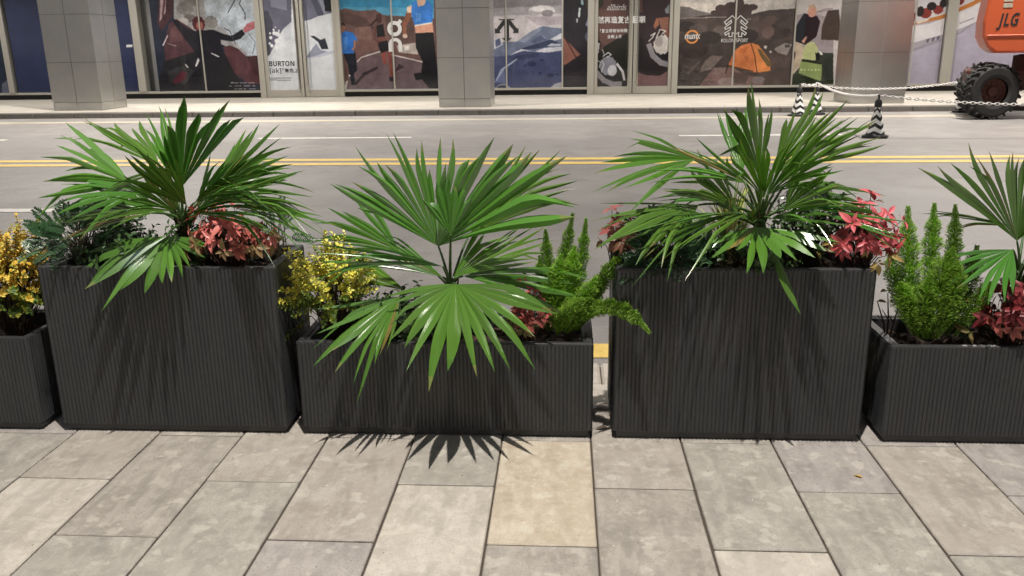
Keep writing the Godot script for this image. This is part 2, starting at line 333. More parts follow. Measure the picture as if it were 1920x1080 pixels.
		["p","cf7470",[12.59,0.8,12.74,1.02,13.1,1.07,13.41,0.98,13.61,0.83,13.7,0.24,12.66,0.25]],
		["p","a84a48",[12.82,0.98,13.18,1.03,13.43,0.83,13.06,0.87]],
		["n",0.08,6]]},
	"shoe_edge": {"x0":-20,"x1":-17.75,"y0":0.22,"y1":3.45,"bg":"2b3444","ops":[
		["p","5d8f92",[-17.59,2.53,-17.48,2.36,-17.53,0.95,-17.67,0.92]],
		["p","6c6f80",[-17.97,0.5,-17.71,0.68,-17.42,0.21,-18.03,0.19]],
		["p","1f2530",[-17.75,0.85,-17.48,0.88,-17.72,0.64]],
		["n",0.1,6]]},
	"navy": {"x0":-17.45,"x1":-13.45,"y0":0.22,"y1":3.45,"bg":"333a58","ops":[
		["n",0.08,5]]},
}
const FRONDS := {
	"palm1": [
		[Vector3(-1.424, 0.915, -3.060), Vector3(-1.467, 1.055, -3.000), Vector3(-1.271, 1.257, -3.020), Vector3(-1.196, 1.164, -3.100), 10, 0.62, 0],
		[Vector3(-1.524, 0.987, -3.120), Vector3(-1.877, 1.119, -3.200), Vector3(-1.833, 1.186, -3.250), Vector3(-1.690, 1.184, -3.350), 10, 0.45, 0.05],
		[Vector3(-1.627, 0.927, -3.080), Vector3(-1.788, 0.934, -2.720), Vector3(-1.778, 1.109, -2.920), Vector3(-1.860, 1.147, -3.300), 11, 0.4, 0.12],
		[Vector3(-1.325, 0.889, -3.120), Vector3(-1.225, 1.151, -3.200), Vector3(-0.930, 1.100, -2.950), Vector3(-0.874, 0.947, -2.740), 13, 0.38, 0.1],
		[Vector3(-1.257, 0.839, -3.080), Vector3(-0.898, 0.904, -2.950), Vector3(-0.797, 0.875, -2.780), Vector3(-0.830, 0.847, -2.720), 8, 0.35, 0.06],
		[Vector3(-1.455, 0.752, -2.960), Vector3(-1.802, 0.749, -3.000), Vector3(-1.418, 0.642, -2.740), Vector3(-1.281, 0.765, -2.930), 14, 0.42, 0.03],
		[Vector3(-1.508, 0.908, -3.200), Vector3(-1.730, 1.170, -3.350), Vector3(-1.631, 1.184, -3.400), Vector3(-1.517, 1.179, -3.400), 8, 0.4, 0],
		[Vector3(-1.582, 0.812, -3.150), Vector3(-1.932, 0.796, -3.050), Vector3(-1.890, 0.940, -3.200), Vector3(-1.782, 1.037, -3.350), 9, 0.45, 0.12],
		[Vector3(-1.413, 0.813, -3.200), Vector3(-1.380, 1.061, -3.400), Vector3(-1.219, 1.077, -3.450), Vector3(-1.099, 0.937, -3.350), 9, 0.45, 0.08],
		[Vector3(-1.428, 0.830, -3.000), Vector3(-1.545, 0.953, -2.850), Vector3(-1.472, 1.039, -2.900), Vector3(-1.339, 1.051, -2.950), 10, 0.5, 0.05],
		[Vector3(-1.346, 0.840, -3.000), Vector3(-1.280, 1.050, -2.950), Vector3(-1.137, 1.058, -2.880), Vector3(-1.022, 0.977, -2.800), 10, 0.5, 0.05],
		[Vector3(-1.518, 0.830, -3.000), Vector3(-1.752, 0.801, -2.850), Vector3(-1.779, 0.863, -2.880), Vector3(-1.711, 0.918, -2.950), 7, 0.42, 0.1],
		[Vector3(-1.313, 0.870, -3.050), Vector3(-1.128, 1.124, -2.950), Vector3(-1.040, 1.148, -2.980), Vector3(-0.935, 1.118, -2.900), 7, 0.35, 0.1],
		[Vector3(-1.538, 0.909, -3.000), Vector3(-1.672, 0.878, -2.800), Vector3(-1.777, 0.955, -2.820), Vector3(-1.773, 1.034, -2.950), 7, 0.32, 0.2],
		[Vector3(-1.427, 0.843, -2.980), Vector3(-1.561, 0.883, -2.720), Vector3(-1.611, 0.931, -2.740), Vector3(-1.563, 0.970, -2.800), 7, 0.35, 0.14],
		[Vector3(-1.262, 0.869, -3.000), Vector3(-0.995, 1.036, -2.900), Vector3(-0.838, 0.995, -2.800), Vector3(-0.850, 0.920, -2.760), 7, 0.32, 0.16],
		[Vector3(-1.384, 0.860, -3.000), Vector3(-1.487, 1.009, -2.720), Vector3(-1.406, 1.123, -2.760), Vector3(-1.301, 1.118, -2.800), 10, 0.5, 0.06],
		[Vector3(-1.459, 0.977, -3.000), Vector3(-1.733, 1.034, -2.950), Vector3(-1.752, 0.990, -2.920), Vector3(-1.718, 0.945, -2.900), 4, 0.3, 0.28],
		[Vector3(-1.352, 0.869, -3.000), Vector3(-1.141, 1.077, -2.800), Vector3(-1.004, 1.059, -2.720), Vector3(-0.934, 0.983, -2.700), 10, 0.5, 0.07],
		[Vector3(-1.376, 0.826, -3.020), Vector3(-1.091, 0.959, -2.780), Vector3(-0.931, 0.934, -2.680), Vector3(-0.965, 0.876, -2.660), 7, 0.4, 0.08],
	],
	"palm2": [
		[Vector3(-0.470, 0.688, -3.080), Vector3(-0.825, 0.960, -2.850), Vector3(-0.503, 1.055, -3.100), Vector3(0.054, 0.917, -2.800), 25, 0.5, 0.01],
		[Vector3(-0.388, 0.582, -2.930), Vector3(-0.620, 0.611, -2.900), Vector3(-0.321, 0.396, -2.580), Vector3(-0.028, 0.617, -2.900), 16, 0.36, 0.04],
		[Vector3(-0.605, 0.520, -2.980), Vector3(-0.894, 0.508, -2.920), Vector3(-0.773, 0.379, -2.680), Vector3(-0.590, 0.410, -2.750), 11, 0.36, 0.02],
		[Vector3(-0.377, 0.578, -3.120), Vector3(-0.189, 0.767, -3.300), Vector3(-0.104, 0.745, -3.300), Vector3(-0.036, 0.660, -3.200), 10, 0.4, 0.02],
		[Vector3(-0.641, 0.638, -3.200), Vector3(-1.072, 0.678, -3.250), Vector3(-1.000, 0.755, -3.300), Vector3(-0.799, 0.863, -3.400), 11, 0.4, 0.08],
		[Vector3(-0.366, 0.707, -3.200), Vector3(-0.156, 1.067, -3.300), Vector3(-0.016, 1.005, -3.300), Vector3(0.066, 0.888, -3.250), 10, 0.45, 0.05],
		[Vector3(-0.377, 0.580, -3.050), Vector3(-0.074, 0.683, -3.100), Vector3(0.067, 0.667, -3.000), Vector3(-0.023, 0.539, -2.900), 7, 0.4, 0.08],
		[Vector3(-0.608, 0.508, -3.100), Vector3(-0.985, 0.577, -3.200), Vector3(-1.077, 0.618, -3.300), Vector3(-0.920, 0.708, -3.400), 7, 0.4, 0.1],
		[Vector3(-0.445, 0.630, -3.000), Vector3(-0.772, 0.820, -2.850), Vector3(-0.925, 0.782, -2.850), Vector3(-0.894, 0.713, -2.820), 7, 0.35, 0.08],
		[Vector3(-0.449, 0.584, -3.020), Vector3(-0.664, 0.799, -3.050), Vector3(-0.716, 0.750, -3.000), Vector3(-0.795, 0.674, -2.980), 10, 0.5, 0.06],
		[Vector3(-0.409, 0.584, -3.020), Vector3(-0.312, 0.809, -3.100), Vector3(-0.194, 0.728, -3.100), Vector3(-0.093, 0.659, -3.050), 9, 0.5, 0.06],
		[Vector3(-0.411, 0.750, -3.000), Vector3(-0.514, 0.868, -3.000), Vector3(-0.426, 0.961, -3.020), Vector3(-0.330, 0.877, -3.000), 7, 0.6, 0],
	],
	"palm3": [
		[Vector3(0.747, 0.957, -3.080), Vector3(0.785, 1.219, -3.100), Vector3(0.948, 1.201, -2.950), Vector3(1.024, 1.091, -2.820), 15, 0.45, 0.01],
		[Vector3(0.695, 0.966, -3.060), Vector3(0.444, 1.165, -2.860), Vector3(0.640, 1.254, -3.000), Vector3(0.745, 1.180, -3.100), 11, 0.5, 0.02],
		[Vector3(0.469, 1.004, -3.100), Vector3(0.279, 1.147, -3.100), Vector3(0.138, 1.055, -2.920), Vector3(0.230, 0.934, -2.760), 10, 0.4, 0.07],
		[Vector3(0.476, 0.858, -3.000), Vector3(0.169, 0.899, -2.900), Vector3(0.100, 0.874, -2.740), Vector3(0.365, 0.775, -2.720), 12, 0.38, 0.06],
		[Vector3(0.663, 0.790, -2.940), Vector3(0.469, 0.790, -2.840), Vector3(0.623, 0.749, -2.700), Vector3(0.906, 0.800, -2.840), 12, 0.45, 0.03],
		[Vector3(0.704, 0.765, -2.930), Vector3(0.756, 0.578, -2.720), Vector3(0.763, 0.571, -2.720), Vector3(0.770, 0.578, -2.720), 1, 0.5, 0],
		[Vector3(0.669, 0.793, -3.000), Vector3(0.474, 0.980, -3.050), Vector3(0.518, 0.924, -3.050), Vector3(0.540, 0.866, -3.000), 4, 0.45, 0],
		[Vector3(0.814, 0.838, -3.100), Vector3(1.004, 0.930, -3.000), Vector3(1.123, 0.874, -2.820), Vector3(1.090, 0.820, -2.760), 10, 0.4, 0.06],
		[Vector3(0.660, 0.930, -3.200), Vector3(0.575, 1.145, -3.350), Vector3(0.643, 1.191, -3.400), Vector3(0.764, 1.200, -3.400), 7, 0.4, 0.03],
		[Vector3(0.806, 0.898, -3.150), Vector3(1.016, 0.975, -3.300), Vector3(1.145, 0.929, -3.200), Vector3(1.173, 0.837, -3.100), 6, 0.3, 0.12],
		[Vector3(0.607, 0.847, -3.000), Vector3(0.331, 0.948, -2.900), Vector3(0.406, 1.023, -2.950), Vector3(0.541, 1.034, -3.000), 9, 0.5, 0.06],
		[Vector3(0.774, 0.837, -3.000), Vector3(0.784, 1.021, -2.950), Vector3(0.895, 1.009, -2.900), Vector3(0.963, 0.932, -2.820), 9, 0.5, 0.06],
		[Vector3(0.536, 0.816, -2.960), Vector3(0.218, 0.830, -2.800), Vector3(0.193, 0.868, -2.840), Vector3(0.288, 0.918, -2.920), 8, 0.42, 0.08],
		[Vector3(0.638, 0.932, -3.000), Vector3(0.437, 1.140, -2.950), Vector3(0.363, 1.099, -2.920), Vector3(0.290, 1.032, -2.880), 7, 0.35, 0.14],
		[Vector3(0.752, 0.931, -3.000), Vector3(0.852, 1.222, -3.000), Vector3(0.991, 1.184, -2.900), Vector3(0.995, 1.122, -2.820), 9, 0.35, 0.04],
		[Vector3(0.604, 0.831, -2.980), Vector3(0.332, 0.895, -2.740), Vector3(0.230, 0.869, -2.740), Vector3(0.271, 0.815, -2.700), 7, 0.35, 0.1],
		[Vector3(0.641, 0.831, -2.980), Vector3(0.445, 0.866, -2.800), Vector3(0.353, 0.828, -2.720), Vector3(0.417, 0.789, -2.700), 5, 0.35, 0.1],
		[Vector3(0.701, 0.881, -3.000), Vector3(0.484, 1.091, -2.740), Vector3(0.573, 1.133, -2.740), Vector3(0.696, 1.096, -2.760), 12, 0.55, 0.03],
		[Vector3(0.719, 0.890, -3.020), Vector3(0.734, 1.121, -2.850), Vector3(0.837, 1.122, -2.740), Vector3(0.875, 1.039, -2.680), 12, 0.5, 0.04],
		[Vector3(0.686, 0.850, -2.980), Vector3(0.695, 1.022, -2.950), Vector3(0.660, 0.974, -2.900), Vector3(0.631, 0.950, -2.880), 3, 0.4, 0.1],
		[Vector3(0.653, 0.857, -3.050), Vector3(0.448, 0.946, -3.100), Vector3(0.347, 0.954, -3.050), Vector3(0.315, 0.904, -3.000), 7, 0.4, 0.12],
		[Vector3(0.725, 0.812, -2.980), Vector3(0.793, 0.934, -2.760), Vector3(0.871, 0.914, -2.680), Vector3(0.836, 0.867, -2.660), 6, 0.4, 0.08],
	],
	"palm4": [
		[Vector3(1.626, 0.710, -3.080), Vector3(1.205, 1.000, -2.850), Vector3(1.543, 1.032, -3.050), Vector3(1.721, 0.977, -2.850), 18, 0.48, 0.01],
		[Vector3(1.590, 0.690, -3.030), Vector3(1.370, 0.712, -3.000), Vector3(1.370, 0.614, -2.860), Vector3(1.505, 0.646, -2.800), 8, 0.4, 0.08],
		[Vector3(1.708, 0.728, -3.200), Vector3(1.364, 0.836, -3.300), Vector3(1.437, 0.790, -3.300), Vector3(1.528, 0.765, -3.300), 6, 0.35, 0.04],
		[Vector3(1.649, 0.693, -3.000), Vector3(1.569, 0.592, -2.750), Vector3(1.736, 0.592, -2.750), Vector3(1.939, 0.706, -2.950), 10, 0.4, 0.05],
		[Vector3(1.769, 0.707, -3.200), Vector3(1.983, 0.911, -3.300), Vector3(2.052, 0.827, -3.200), Vector3(2.049, 0.710, -3.100), 9, 0.4, 0.05],
	],
}
const PLUMES := {
	"fern2": [
		[Vector3(-0.013, 0.367, -3.040), Vector3(-0.004, 0.564, -3.100), Vector3(0.033, 0.801, -3.140), 0.03],
		[Vector3(0.011, 0.367, -3.040), Vector3(0.056, 0.564, -3.100), Vector3(0.082, 0.785, -3.120), 0.026],
		[Vector3(-0.044, 0.364, -3.060), Vector3(-0.059, 0.563, -3.100), Vector3(-0.069, 0.744, -3.120), 0.026],
		[Vector3(-0.017, 0.374, -3.000), Vector3(-0.033, 0.509, -3.000), Vector3(-0.010, 0.670, -3.020), 0.045],
		[Vector3(0.027, 0.374, -3.020), Vector3(0.022, 0.544, -3.020), Vector3(0.041, 0.695, -3.050), 0.036],
		[Vector3(-0.053, 0.370, -3.030), Vector3(-0.078, 0.494, -3.050), Vector3(-0.091, 0.646, -3.100), 0.032],
		[Vector3(0.047, 0.375, -3.030), Vector3(0.123, 0.551, -3.000), Vector3(0.218, 0.691, -2.960), 0.03],
		[Vector3(0.036, 0.389, -3.000), Vector3(0.158, 0.510, -2.900), Vector3(0.295, 0.454, -2.780), 0.028],
		[Vector3(0.007, 0.381, -2.980), Vector3(0.055, 0.494, -2.950), Vector3(0.117, 0.604, -2.950), 0.034],
		[Vector3(-0.023, 0.375, -2.980), Vector3(0.006, 0.470, -2.930), Vector3(0.072, 0.545, -2.880), 0.03],
		[Vector3(0.057, 0.373, -3.050), Vector3(0.107, 0.465, -3.080), Vector3(0.147, 0.559, -3.120), 0.026],
	],
	"fern4": [
		[Vector3(1.289, 0.370, -3.000), Vector3(1.250, 0.584, -3.040), Vector3(1.231, 0.835, -3.080), 0.04],
		[Vector3(1.356, 0.358, -3.080), Vector3(1.362, 0.599, -3.140), Vector3(1.364, 0.828, -3.180), 0.034],
		[Vector3(1.414, 0.351, -3.100), Vector3(1.448, 0.594, -3.160), Vector3(1.448, 0.820, -3.200), 0.03],
		[Vector3(1.315, 0.376, -2.960), Vector3(1.318, 0.550, -2.950), Vector3(1.358, 0.710, -2.970), 0.046],
		[Vector3(1.325, 0.383, -2.940), Vector3(1.357, 0.537, -2.930), Vector3(1.367, 0.667, -2.950), 0.036],
		[Vector3(1.397, 0.368, -3.020), Vector3(1.450, 0.545, -3.040), Vector3(1.480, 0.695, -3.060), 0.038],
		[Vector3(1.284, 0.367, -3.020), Vector3(1.221, 0.521, -3.050), Vector3(1.183, 0.674, -3.080), 0.034],
		[Vector3(1.288, 0.372, -2.970), Vector3(1.227, 0.498, -2.960), Vector3(1.190, 0.583, -2.970), 0.034],
		[Vector3(1.407, 0.378, -2.980), Vector3(1.460, 0.506, -2.970), Vector3(1.510, 0.582, -2.980), 0.03],
		[Vector3(1.292, 0.379, -2.950), Vector3(1.275, 0.494, -2.940), Vector3(1.278, 0.609, -2.950), 0.036],
	],
}

class Geo:
	var v := PackedVector3Array()
	var n := PackedVector3Array()
	var u := PackedVector2Array()
	var c := PackedColorArray()
	var col := Color(1, 1, 1)
	var use_col := false
	func tri(a: Vector3, b: Vector3, d: Vector3, na: Vector3, nb: Vector3, nd: Vector3, ua := Vector2.ZERO, ub := Vector2.ZERO, ud := Vector2.ZERO) -> void:
		var f := (d - a).cross(b - a)
		if f.dot(na + nb + nd) >= 0.0:
			v.append(a); v.append(b); v.append(d)
			n.append(na); n.append(nb); n.append(nd)
			u.append(ua); u.append(ub); u.append(ud)
		else:
			v.append(a); v.append(d); v.append(b)
			n.append(na); n.append(nd); n.append(nb)
			u.append(ua); u.append(ud); u.append(ub)
		if use_col:
			c.append(col); c.append(col); c.append(col)
	func ftri(a: Vector3, b: Vector3, d: Vector3, outward: Vector3) -> void:
		var f := (d - a).cross(b - a)
		if f.length_squared() < 1e-16:
			return
		f = f.normalized()
		if f.dot(outward) < 0.0:
			f = -f
		tri(a, b, d, f, f, f)
	func quad(a: Vector3, b: Vector3, d: Vector3, e: Vector3, outward: Vector3, uvs: Array = []) -> void:
		var f := (d - a).cross(b - a)
		if f.length_squared() < 1e-16:
			f = (e - a).cross(d - a)
		f = f.normalized()
		if f.dot(outward) < 0.0:
			f = -f
		if uvs.is_empty():
			tri(a, b, d, f, f, f)
			tri(a, d, e, f, f, f)
		else:
			tri(a, b, d, f, f, f, uvs[0], uvs[1], uvs[2])
			tri(a, d, e, f, f, f, uvs[0], uvs[2], uvs[3])
	func nquad(a: Vector3, b: Vector3, d: Vector3, e: Vector3, na: Vector3, nb: Vector3, nd: Vector3, ne: Vector3, uvs: Array = []) -> void:
		if uvs.is_empty():
			tri(a, b, d, na, nb, nd)
			tri(a, d, e, na, nd, ne)
		else:
			tri(a, b, d, na, nb, nd, uvs[0], uvs[1], uvs[2])
			tri(a, d, e, na, nd, ne, uvs[0], uvs[2], uvs[3])
	# box with chamfered edges between two corners, carried by xf
	func box(lo: Vector3, hi: Vector3, ch := 0.0, xf := Transform3D()) -> void:
		var m := (lo + hi) * 0.5
		var h := (hi - lo) * 0.5
		var k: float = minf(ch, minf(h.x, minf(h.y, h.z)) * 0.9)
		for ax in 3:
			for s in [-1.0, 1.0]:
				var b := (ax + 1) % 3
				var d := (ax + 2) % 3
				var p := []
				for q in [[-1, -1], [1, -1], [1, 1], [-1, 1]]:
					var o := Vector3()
					o[ax] = s * h[ax]
					o[b] = q[0] * (h[b] - k)
					o[d] = q[1] * (h[d] - k)
					p.append(xf * (m + o))
				var out := Vector3()
				out[ax] = s
				quad(p[0], p[1], p[2], p[3], xf.basis * out)
		if k <= 0.0:
			return
		for ax in 3:
			var b := (ax + 1) % 3
			var d := (ax + 2) % 3
			for sb in [-1.0, 1.0]:
				for sd in [-1.0, 1.0]:
					var p := []
					for q in [[-1, 0], [1, 0], [1, 1], [-1, 1]]:
						var o := Vector3()
						o[ax] = q[0] * (h[ax] - k)
						o[b] = sb * (h[b] if q[1] == 0 else h[b] - k)
						o[d] = sd * (h[d] - k if q[1] == 0 else h[d])
						p.append(xf * (m + o))
					var out := Vector3()
					out[b] = sb
					out[d] = sd
					quad(p[0], p[1], p[2], p[3], xf.basis * out)
		for sx in [-1.0, 1.0]:
			for sy in [-1.0, 1.0]:
				for sz in [-1.0, 1.0]:
					var s := Vector3(sx, sy, sz)
					var q := (h - Vector3(k, k, k)) * s
					ftri(xf * (m + q + Vector3(sx * k, 0, 0)), xf * (m + q + Vector3(0, sy * k, 0)), xf * (m + q + Vector3(0, 0, sz * k)), xf.basis * s)
	func tube(path: Array, radii: Array, sides := 8, caps := true) -> void:
		var rings := []
		var nrm := []
		var up := Vector3(0.13, 0.31, 0.94).normalized()
		for i in path.size():
			var t: Vector3 = (path[mini(i + 1, path.size() - 1)] - path[maxi(i - 1, 0)]).normalized()
			var a := t.cross(up)
			if a.length() < 0.05:
				a = t.cross(Vector3(1, 0, 0))
			a = a.normalized()
			var b := a.cross(t).normalized()
			up = b
			var ring := []
			var nn := []
			for s in sides:
				var an := TAU * s / sides
				var dd := a * cos(an) + b * sin(an)
				ring.append(path[i] + dd * radii[i])
				nn.append(dd)
			rings.append(ring)
			nrm.append(nn)
		for i in path.size() - 1:
			for s in sides:
				var t2 := (s + 1) % sides
				nquad(rings[i][s], rings[i][t2], rings[i + 1][t2], rings[i + 1][s], nrm[i][s], nrm[i][t2], nrm[i + 1][t2], nrm[i + 1][s])
		if caps:
			for e in [0, path.size() - 1]:
				var out: Vector3 = path[0] - path[1] if e == 0 else path[e] - path[e - 1]
				for s in range(1, sides - 1):
					ftri(rings[e][0], rings[e][s], rings[e][s + 1], out)
	# profile of [radius, height] turned about the y axis of xf
	func lathe(prof: Array, sides := 24, xf := Transform3D(), smooth := true) -> void:
		var last := prof.size() - 1
		for i in last:
			var p0 := Vector2(prof[i][0], prof[i][1])
			var p1 := Vector2(prof[i + 1][0], prof[i + 1][1])
			var t := (p1 - p0).normalized()
			var nr := Vector2(t.y, -t.x)
			for s in sides:
				var a0 := TAU * s / sides
				var a1 := TAU * (s + 1) / sides
				var d0 := Vector3(cos(a0), 0, sin(a0))
				var d1 := Vector3(cos(a1), 0, sin(a1))
				var am := d0 + d1
				var n0 := xf.basis * (d0 * nr.x + Vector3.UP * nr.y)
				var n1 := xf.basis * (d1 * nr.x + Vector3.UP * nr.y)
				if not smooth:
					n0 = (n0 + n1).normalized()
					n1 = n0
				var uv := [Vector2(float(s) / sides, 1.0 - float(i) / last), Vector2(float(s + 1) / sides, 1.0 - float(i) / last), Vector2(float(s + 1) / sides, 1.0 - float(i + 1) / last), Vector2(float(s) / sides, 1.0 - float(i + 1) / last)]
				nquad(xf * (d0 * p0.x + Vector3.UP * p0.y), xf * (d1 * p0.x + Vector3.UP * p0.y), xf * (d1 * p1.x + Vector3.UP * p1.y), xf * (d0 * p1.x + Vector3.UP * p1.y), n0, n1, n1, n0, uv)
	# closed outline in the xy plane of xf, pushed out from z0 to z1
	func prism(pts: PackedVector2Array, z0: float, z1: float, xf := Transform3D()) -> void:
		var idx := Geometry2D.triangulate_polygon(pts)
		for i in range(0, idx.size(), 3):
			for e in [[z0, -1.0], [z1, 1.0]]:
				var a := pts[idx[i]]
				var b := pts[idx[i + 1]]
				var d := pts[idx[i + 2]]
				ftri(xf * Vector3(a.x, a.y, e[0]), xf * Vector3(b.x, b.y, e[0]), xf * Vector3(d.x, d.y, e[0]), xf.basis * Vector3(0, 0, e[1]))
		var turn := -1.0 if Geometry2D.is_polygon_clockwise(pts) else 1.0
		for i in pts.size():
			var a := pts[i]
			var b := pts[(i + 1) % pts.size()]
			var t := (b - a) * turn
			quad(xf * Vector3(a.x, a.y, z0), xf * Vector3(b.x, b.y, z0), xf * Vector3(b.x, b.y, z1), xf * Vector3(a.x, a.y, z1), xf.basis * Vector3(t.y, -t.x, 0))
	func stroke(a: Vector2, b: Vector2, w: float, z0: float, z1: float) -> void:
		var t := (b - a).normalized() * w * 0.5
		var s := Vector2(-t.y, t.x)
		prism(PackedVector2Array([a - t - s, b + t - s, b + t + s, a - t + s]), z0, z1)
	func done() -> ArrayMesh:
		var arr := []
		arr.resize(Mesh.ARRAY_MAX)
		arr[Mesh.ARRAY_VERTEX] = v
		arr[Mesh.ARRAY_NORMAL] = n
		arr[Mesh.ARRAY_TEX_UV] = u
		if use_col:
			arr[Mesh.ARRAY_COLOR] = c
		var m := ArrayMesh.new()
		m.add_surface_from_arrays(Mesh.PRIMITIVE_TRIANGLES, arr)
		return m

var rng := RandomNumberGenerator.new()
var mats := {}
var names := {}

func r(a: float, b: float) -> float:
	return rng.randf_range(a, b)

# linear base colour
func lin(x: float, y: float, z: float) -> Color:
	return Color(x, y, z).linear_to_srgb()

func mat(col: Color, rough := 0.7, metal := 0.0) -> StandardMaterial3D:
	var m := StandardMaterial3D.new()
	m.albedo_color = col
	m.roughness = rough
	m.metallic = metal
	return m

func numbered(called: String) -> String:
	var k: int = names.get(called, 0)
	names[called] = k + 1
	return called if k == 0 else "%s_%03d" % [called, k]

func part(called: String, mesh: Mesh, m: Material, parent: Node3D, xf := Transform3D()) -> MeshInstance3D:
	var o := MeshInstance3D.new()
	o.name = called
	o.mesh = mesh
	if m:
		o.material_override = m
	o.transform = xf
	parent.add_child(o, true)
	return o

func thing(called: String, label: String, category: String, at := Vector3.ZERO, turn := 0.0, group := "") -> Node3D:
	var o := Node3D.new()
	o.name = numbered(called)
	add_child(o)
	o.position = at
	o.rotation.y = turn
	o.set_meta("label", label)
	o.set_meta("category", category)
	if group != "":
		o.set_meta("group", group)
	return o

func setting(called: String) -> Node3D:
	var o := Node3D.new()
	o.name = numbered(called)
	add_child(o)
	o.set_meta("kind", "structure")
	return o

func noise(seed_: int, freq: float, oct := 4) -> FastNoiseLite:
	var f := FastNoiseLite.new()
	f.seed = seed_
	f.noise_type = FastNoiseLite.TYPE_SIMPLEX_SMOOTH
	f.frequency = freq
	f.fractal_octaves = oct
	return f

# tileable colour map: layers of noise lay colours over the ground colour
func mottled(size: int, base: Color, layers: Array, specks: Array = [], seed_ := 1) -> ImageTexture:
	var im := Image.create(size, size, false, Image.FORMAT_RGB8)
	var maps := []
	for l in layers:
		var nz := noise(l.seed, l.freq, l.get("oct", 4))
		var im0 := nz.get_seamless_image(size, int(size / l.get("long", 1.0)), false, false, 0.15, true)
		im0.resize(size, size, Image.INTERPOLATE_CUBIC)
		maps.append(im0.get_data())
	var cols := []
	for l in layers:
		cols.append(l.col)
	var raw := PackedByteArray()
	raw.resize(size * size * 3)
	var k := layers.size()
	for i in size * size:
		var x := base.r
		var y := base.g
		var z := base.b
		for j in k:
			var l: Dictionary = layers[j]
			var t: float = clampf((maps[j][i] / 255.0 - l.lo) / (l.hi - l.lo), 0.0, 1.0) * l.amt
			var q: Color = cols[j]
			x += (q.r - x) * t
			y += (q.g - y) * t
			z += (q.b - z) * t
		raw[i * 3] = int(clampf(x, 0, 1) * 255.0)
		raw[i * 3 + 1] = int(clampf(y, 0, 1) * 255.0)
		raw[i * 3 + 2] = int(clampf(z, 0, 1) * 255.0)
	im.set_data(size, size, false, Image.FORMAT_RGB8, raw)
	var g := RandomNumberGenerator.new()
	g.seed = seed_ + 77
	for s in specks:
		for q in s.n:
			var w: int = g.randi_range(1, s.size)
			im.fill_rect(Rect2i(g.randi_range(0, size - 4), g.randi_range(0, size - 4), w, g.randi_range(1, s.size)), s.col)
	im.generate_mipmaps()
	return ImageTexture.create_from_image(im)

func height_tex(size: int, seed_: int, freq: float, oct := 5) -> ImageTexture:
	return ImageTexture.create_from_image(noise(seed_, freq, oct).get_seamless_image(size, size, false, false, 0.15, true))

func world_tri(m: StandardMaterial3D, scale: float, off := Vector3.ZERO) -> StandardMaterial3D:
	m.uv1_triplanar = true
	m.uv1_world_triplanar = true
	m.uv1_scale = Vector3.ONE * scale
	m.uv1_offset = off
	m.uv1_triplanar_sharpness = 4.0
	return m

# ------------------------------------------------------------------ print on the posters
var canvas: Image
var cx0: float
var cy1: float
const PPM := 76.0

func to_px(x: float, y: float) -> Vector2:
	return Vector2((x - cx0) * PPM, (cy1 - y) * PPM)

func fill_poly(pts: PackedVector2Array, col: Color) -> void:
	var lo := 1e9
	var hi := -1e9
	for q in pts:
		lo = minf(lo, q.y)
		hi = maxf(hi, q.y)
	for y in range(maxi(0, int(floor(lo))), mini(canvas.get_height() - 1, int(ceil(hi))) + 1):
		var yy := y + 0.5
		var xs := []
		for i in pts.size():
			var a := pts[i]
			var b := pts[(i + 1) % pts.size()]
			if (a.y <= yy) != (b.y <= yy):
				xs.append(a.x + (yy - a.y) / (b.y - a.y) * (b.x - a.x))
		xs.sort()
		for i in range(0, xs.size() - 1, 2):
			var x0 := int(round(xs[i]))
			var x1 := int(round(xs[i + 1]))
			if x1 > x0:
				canvas.fill_rect(Rect2i(x0, y, x1 - x0, 1), col)

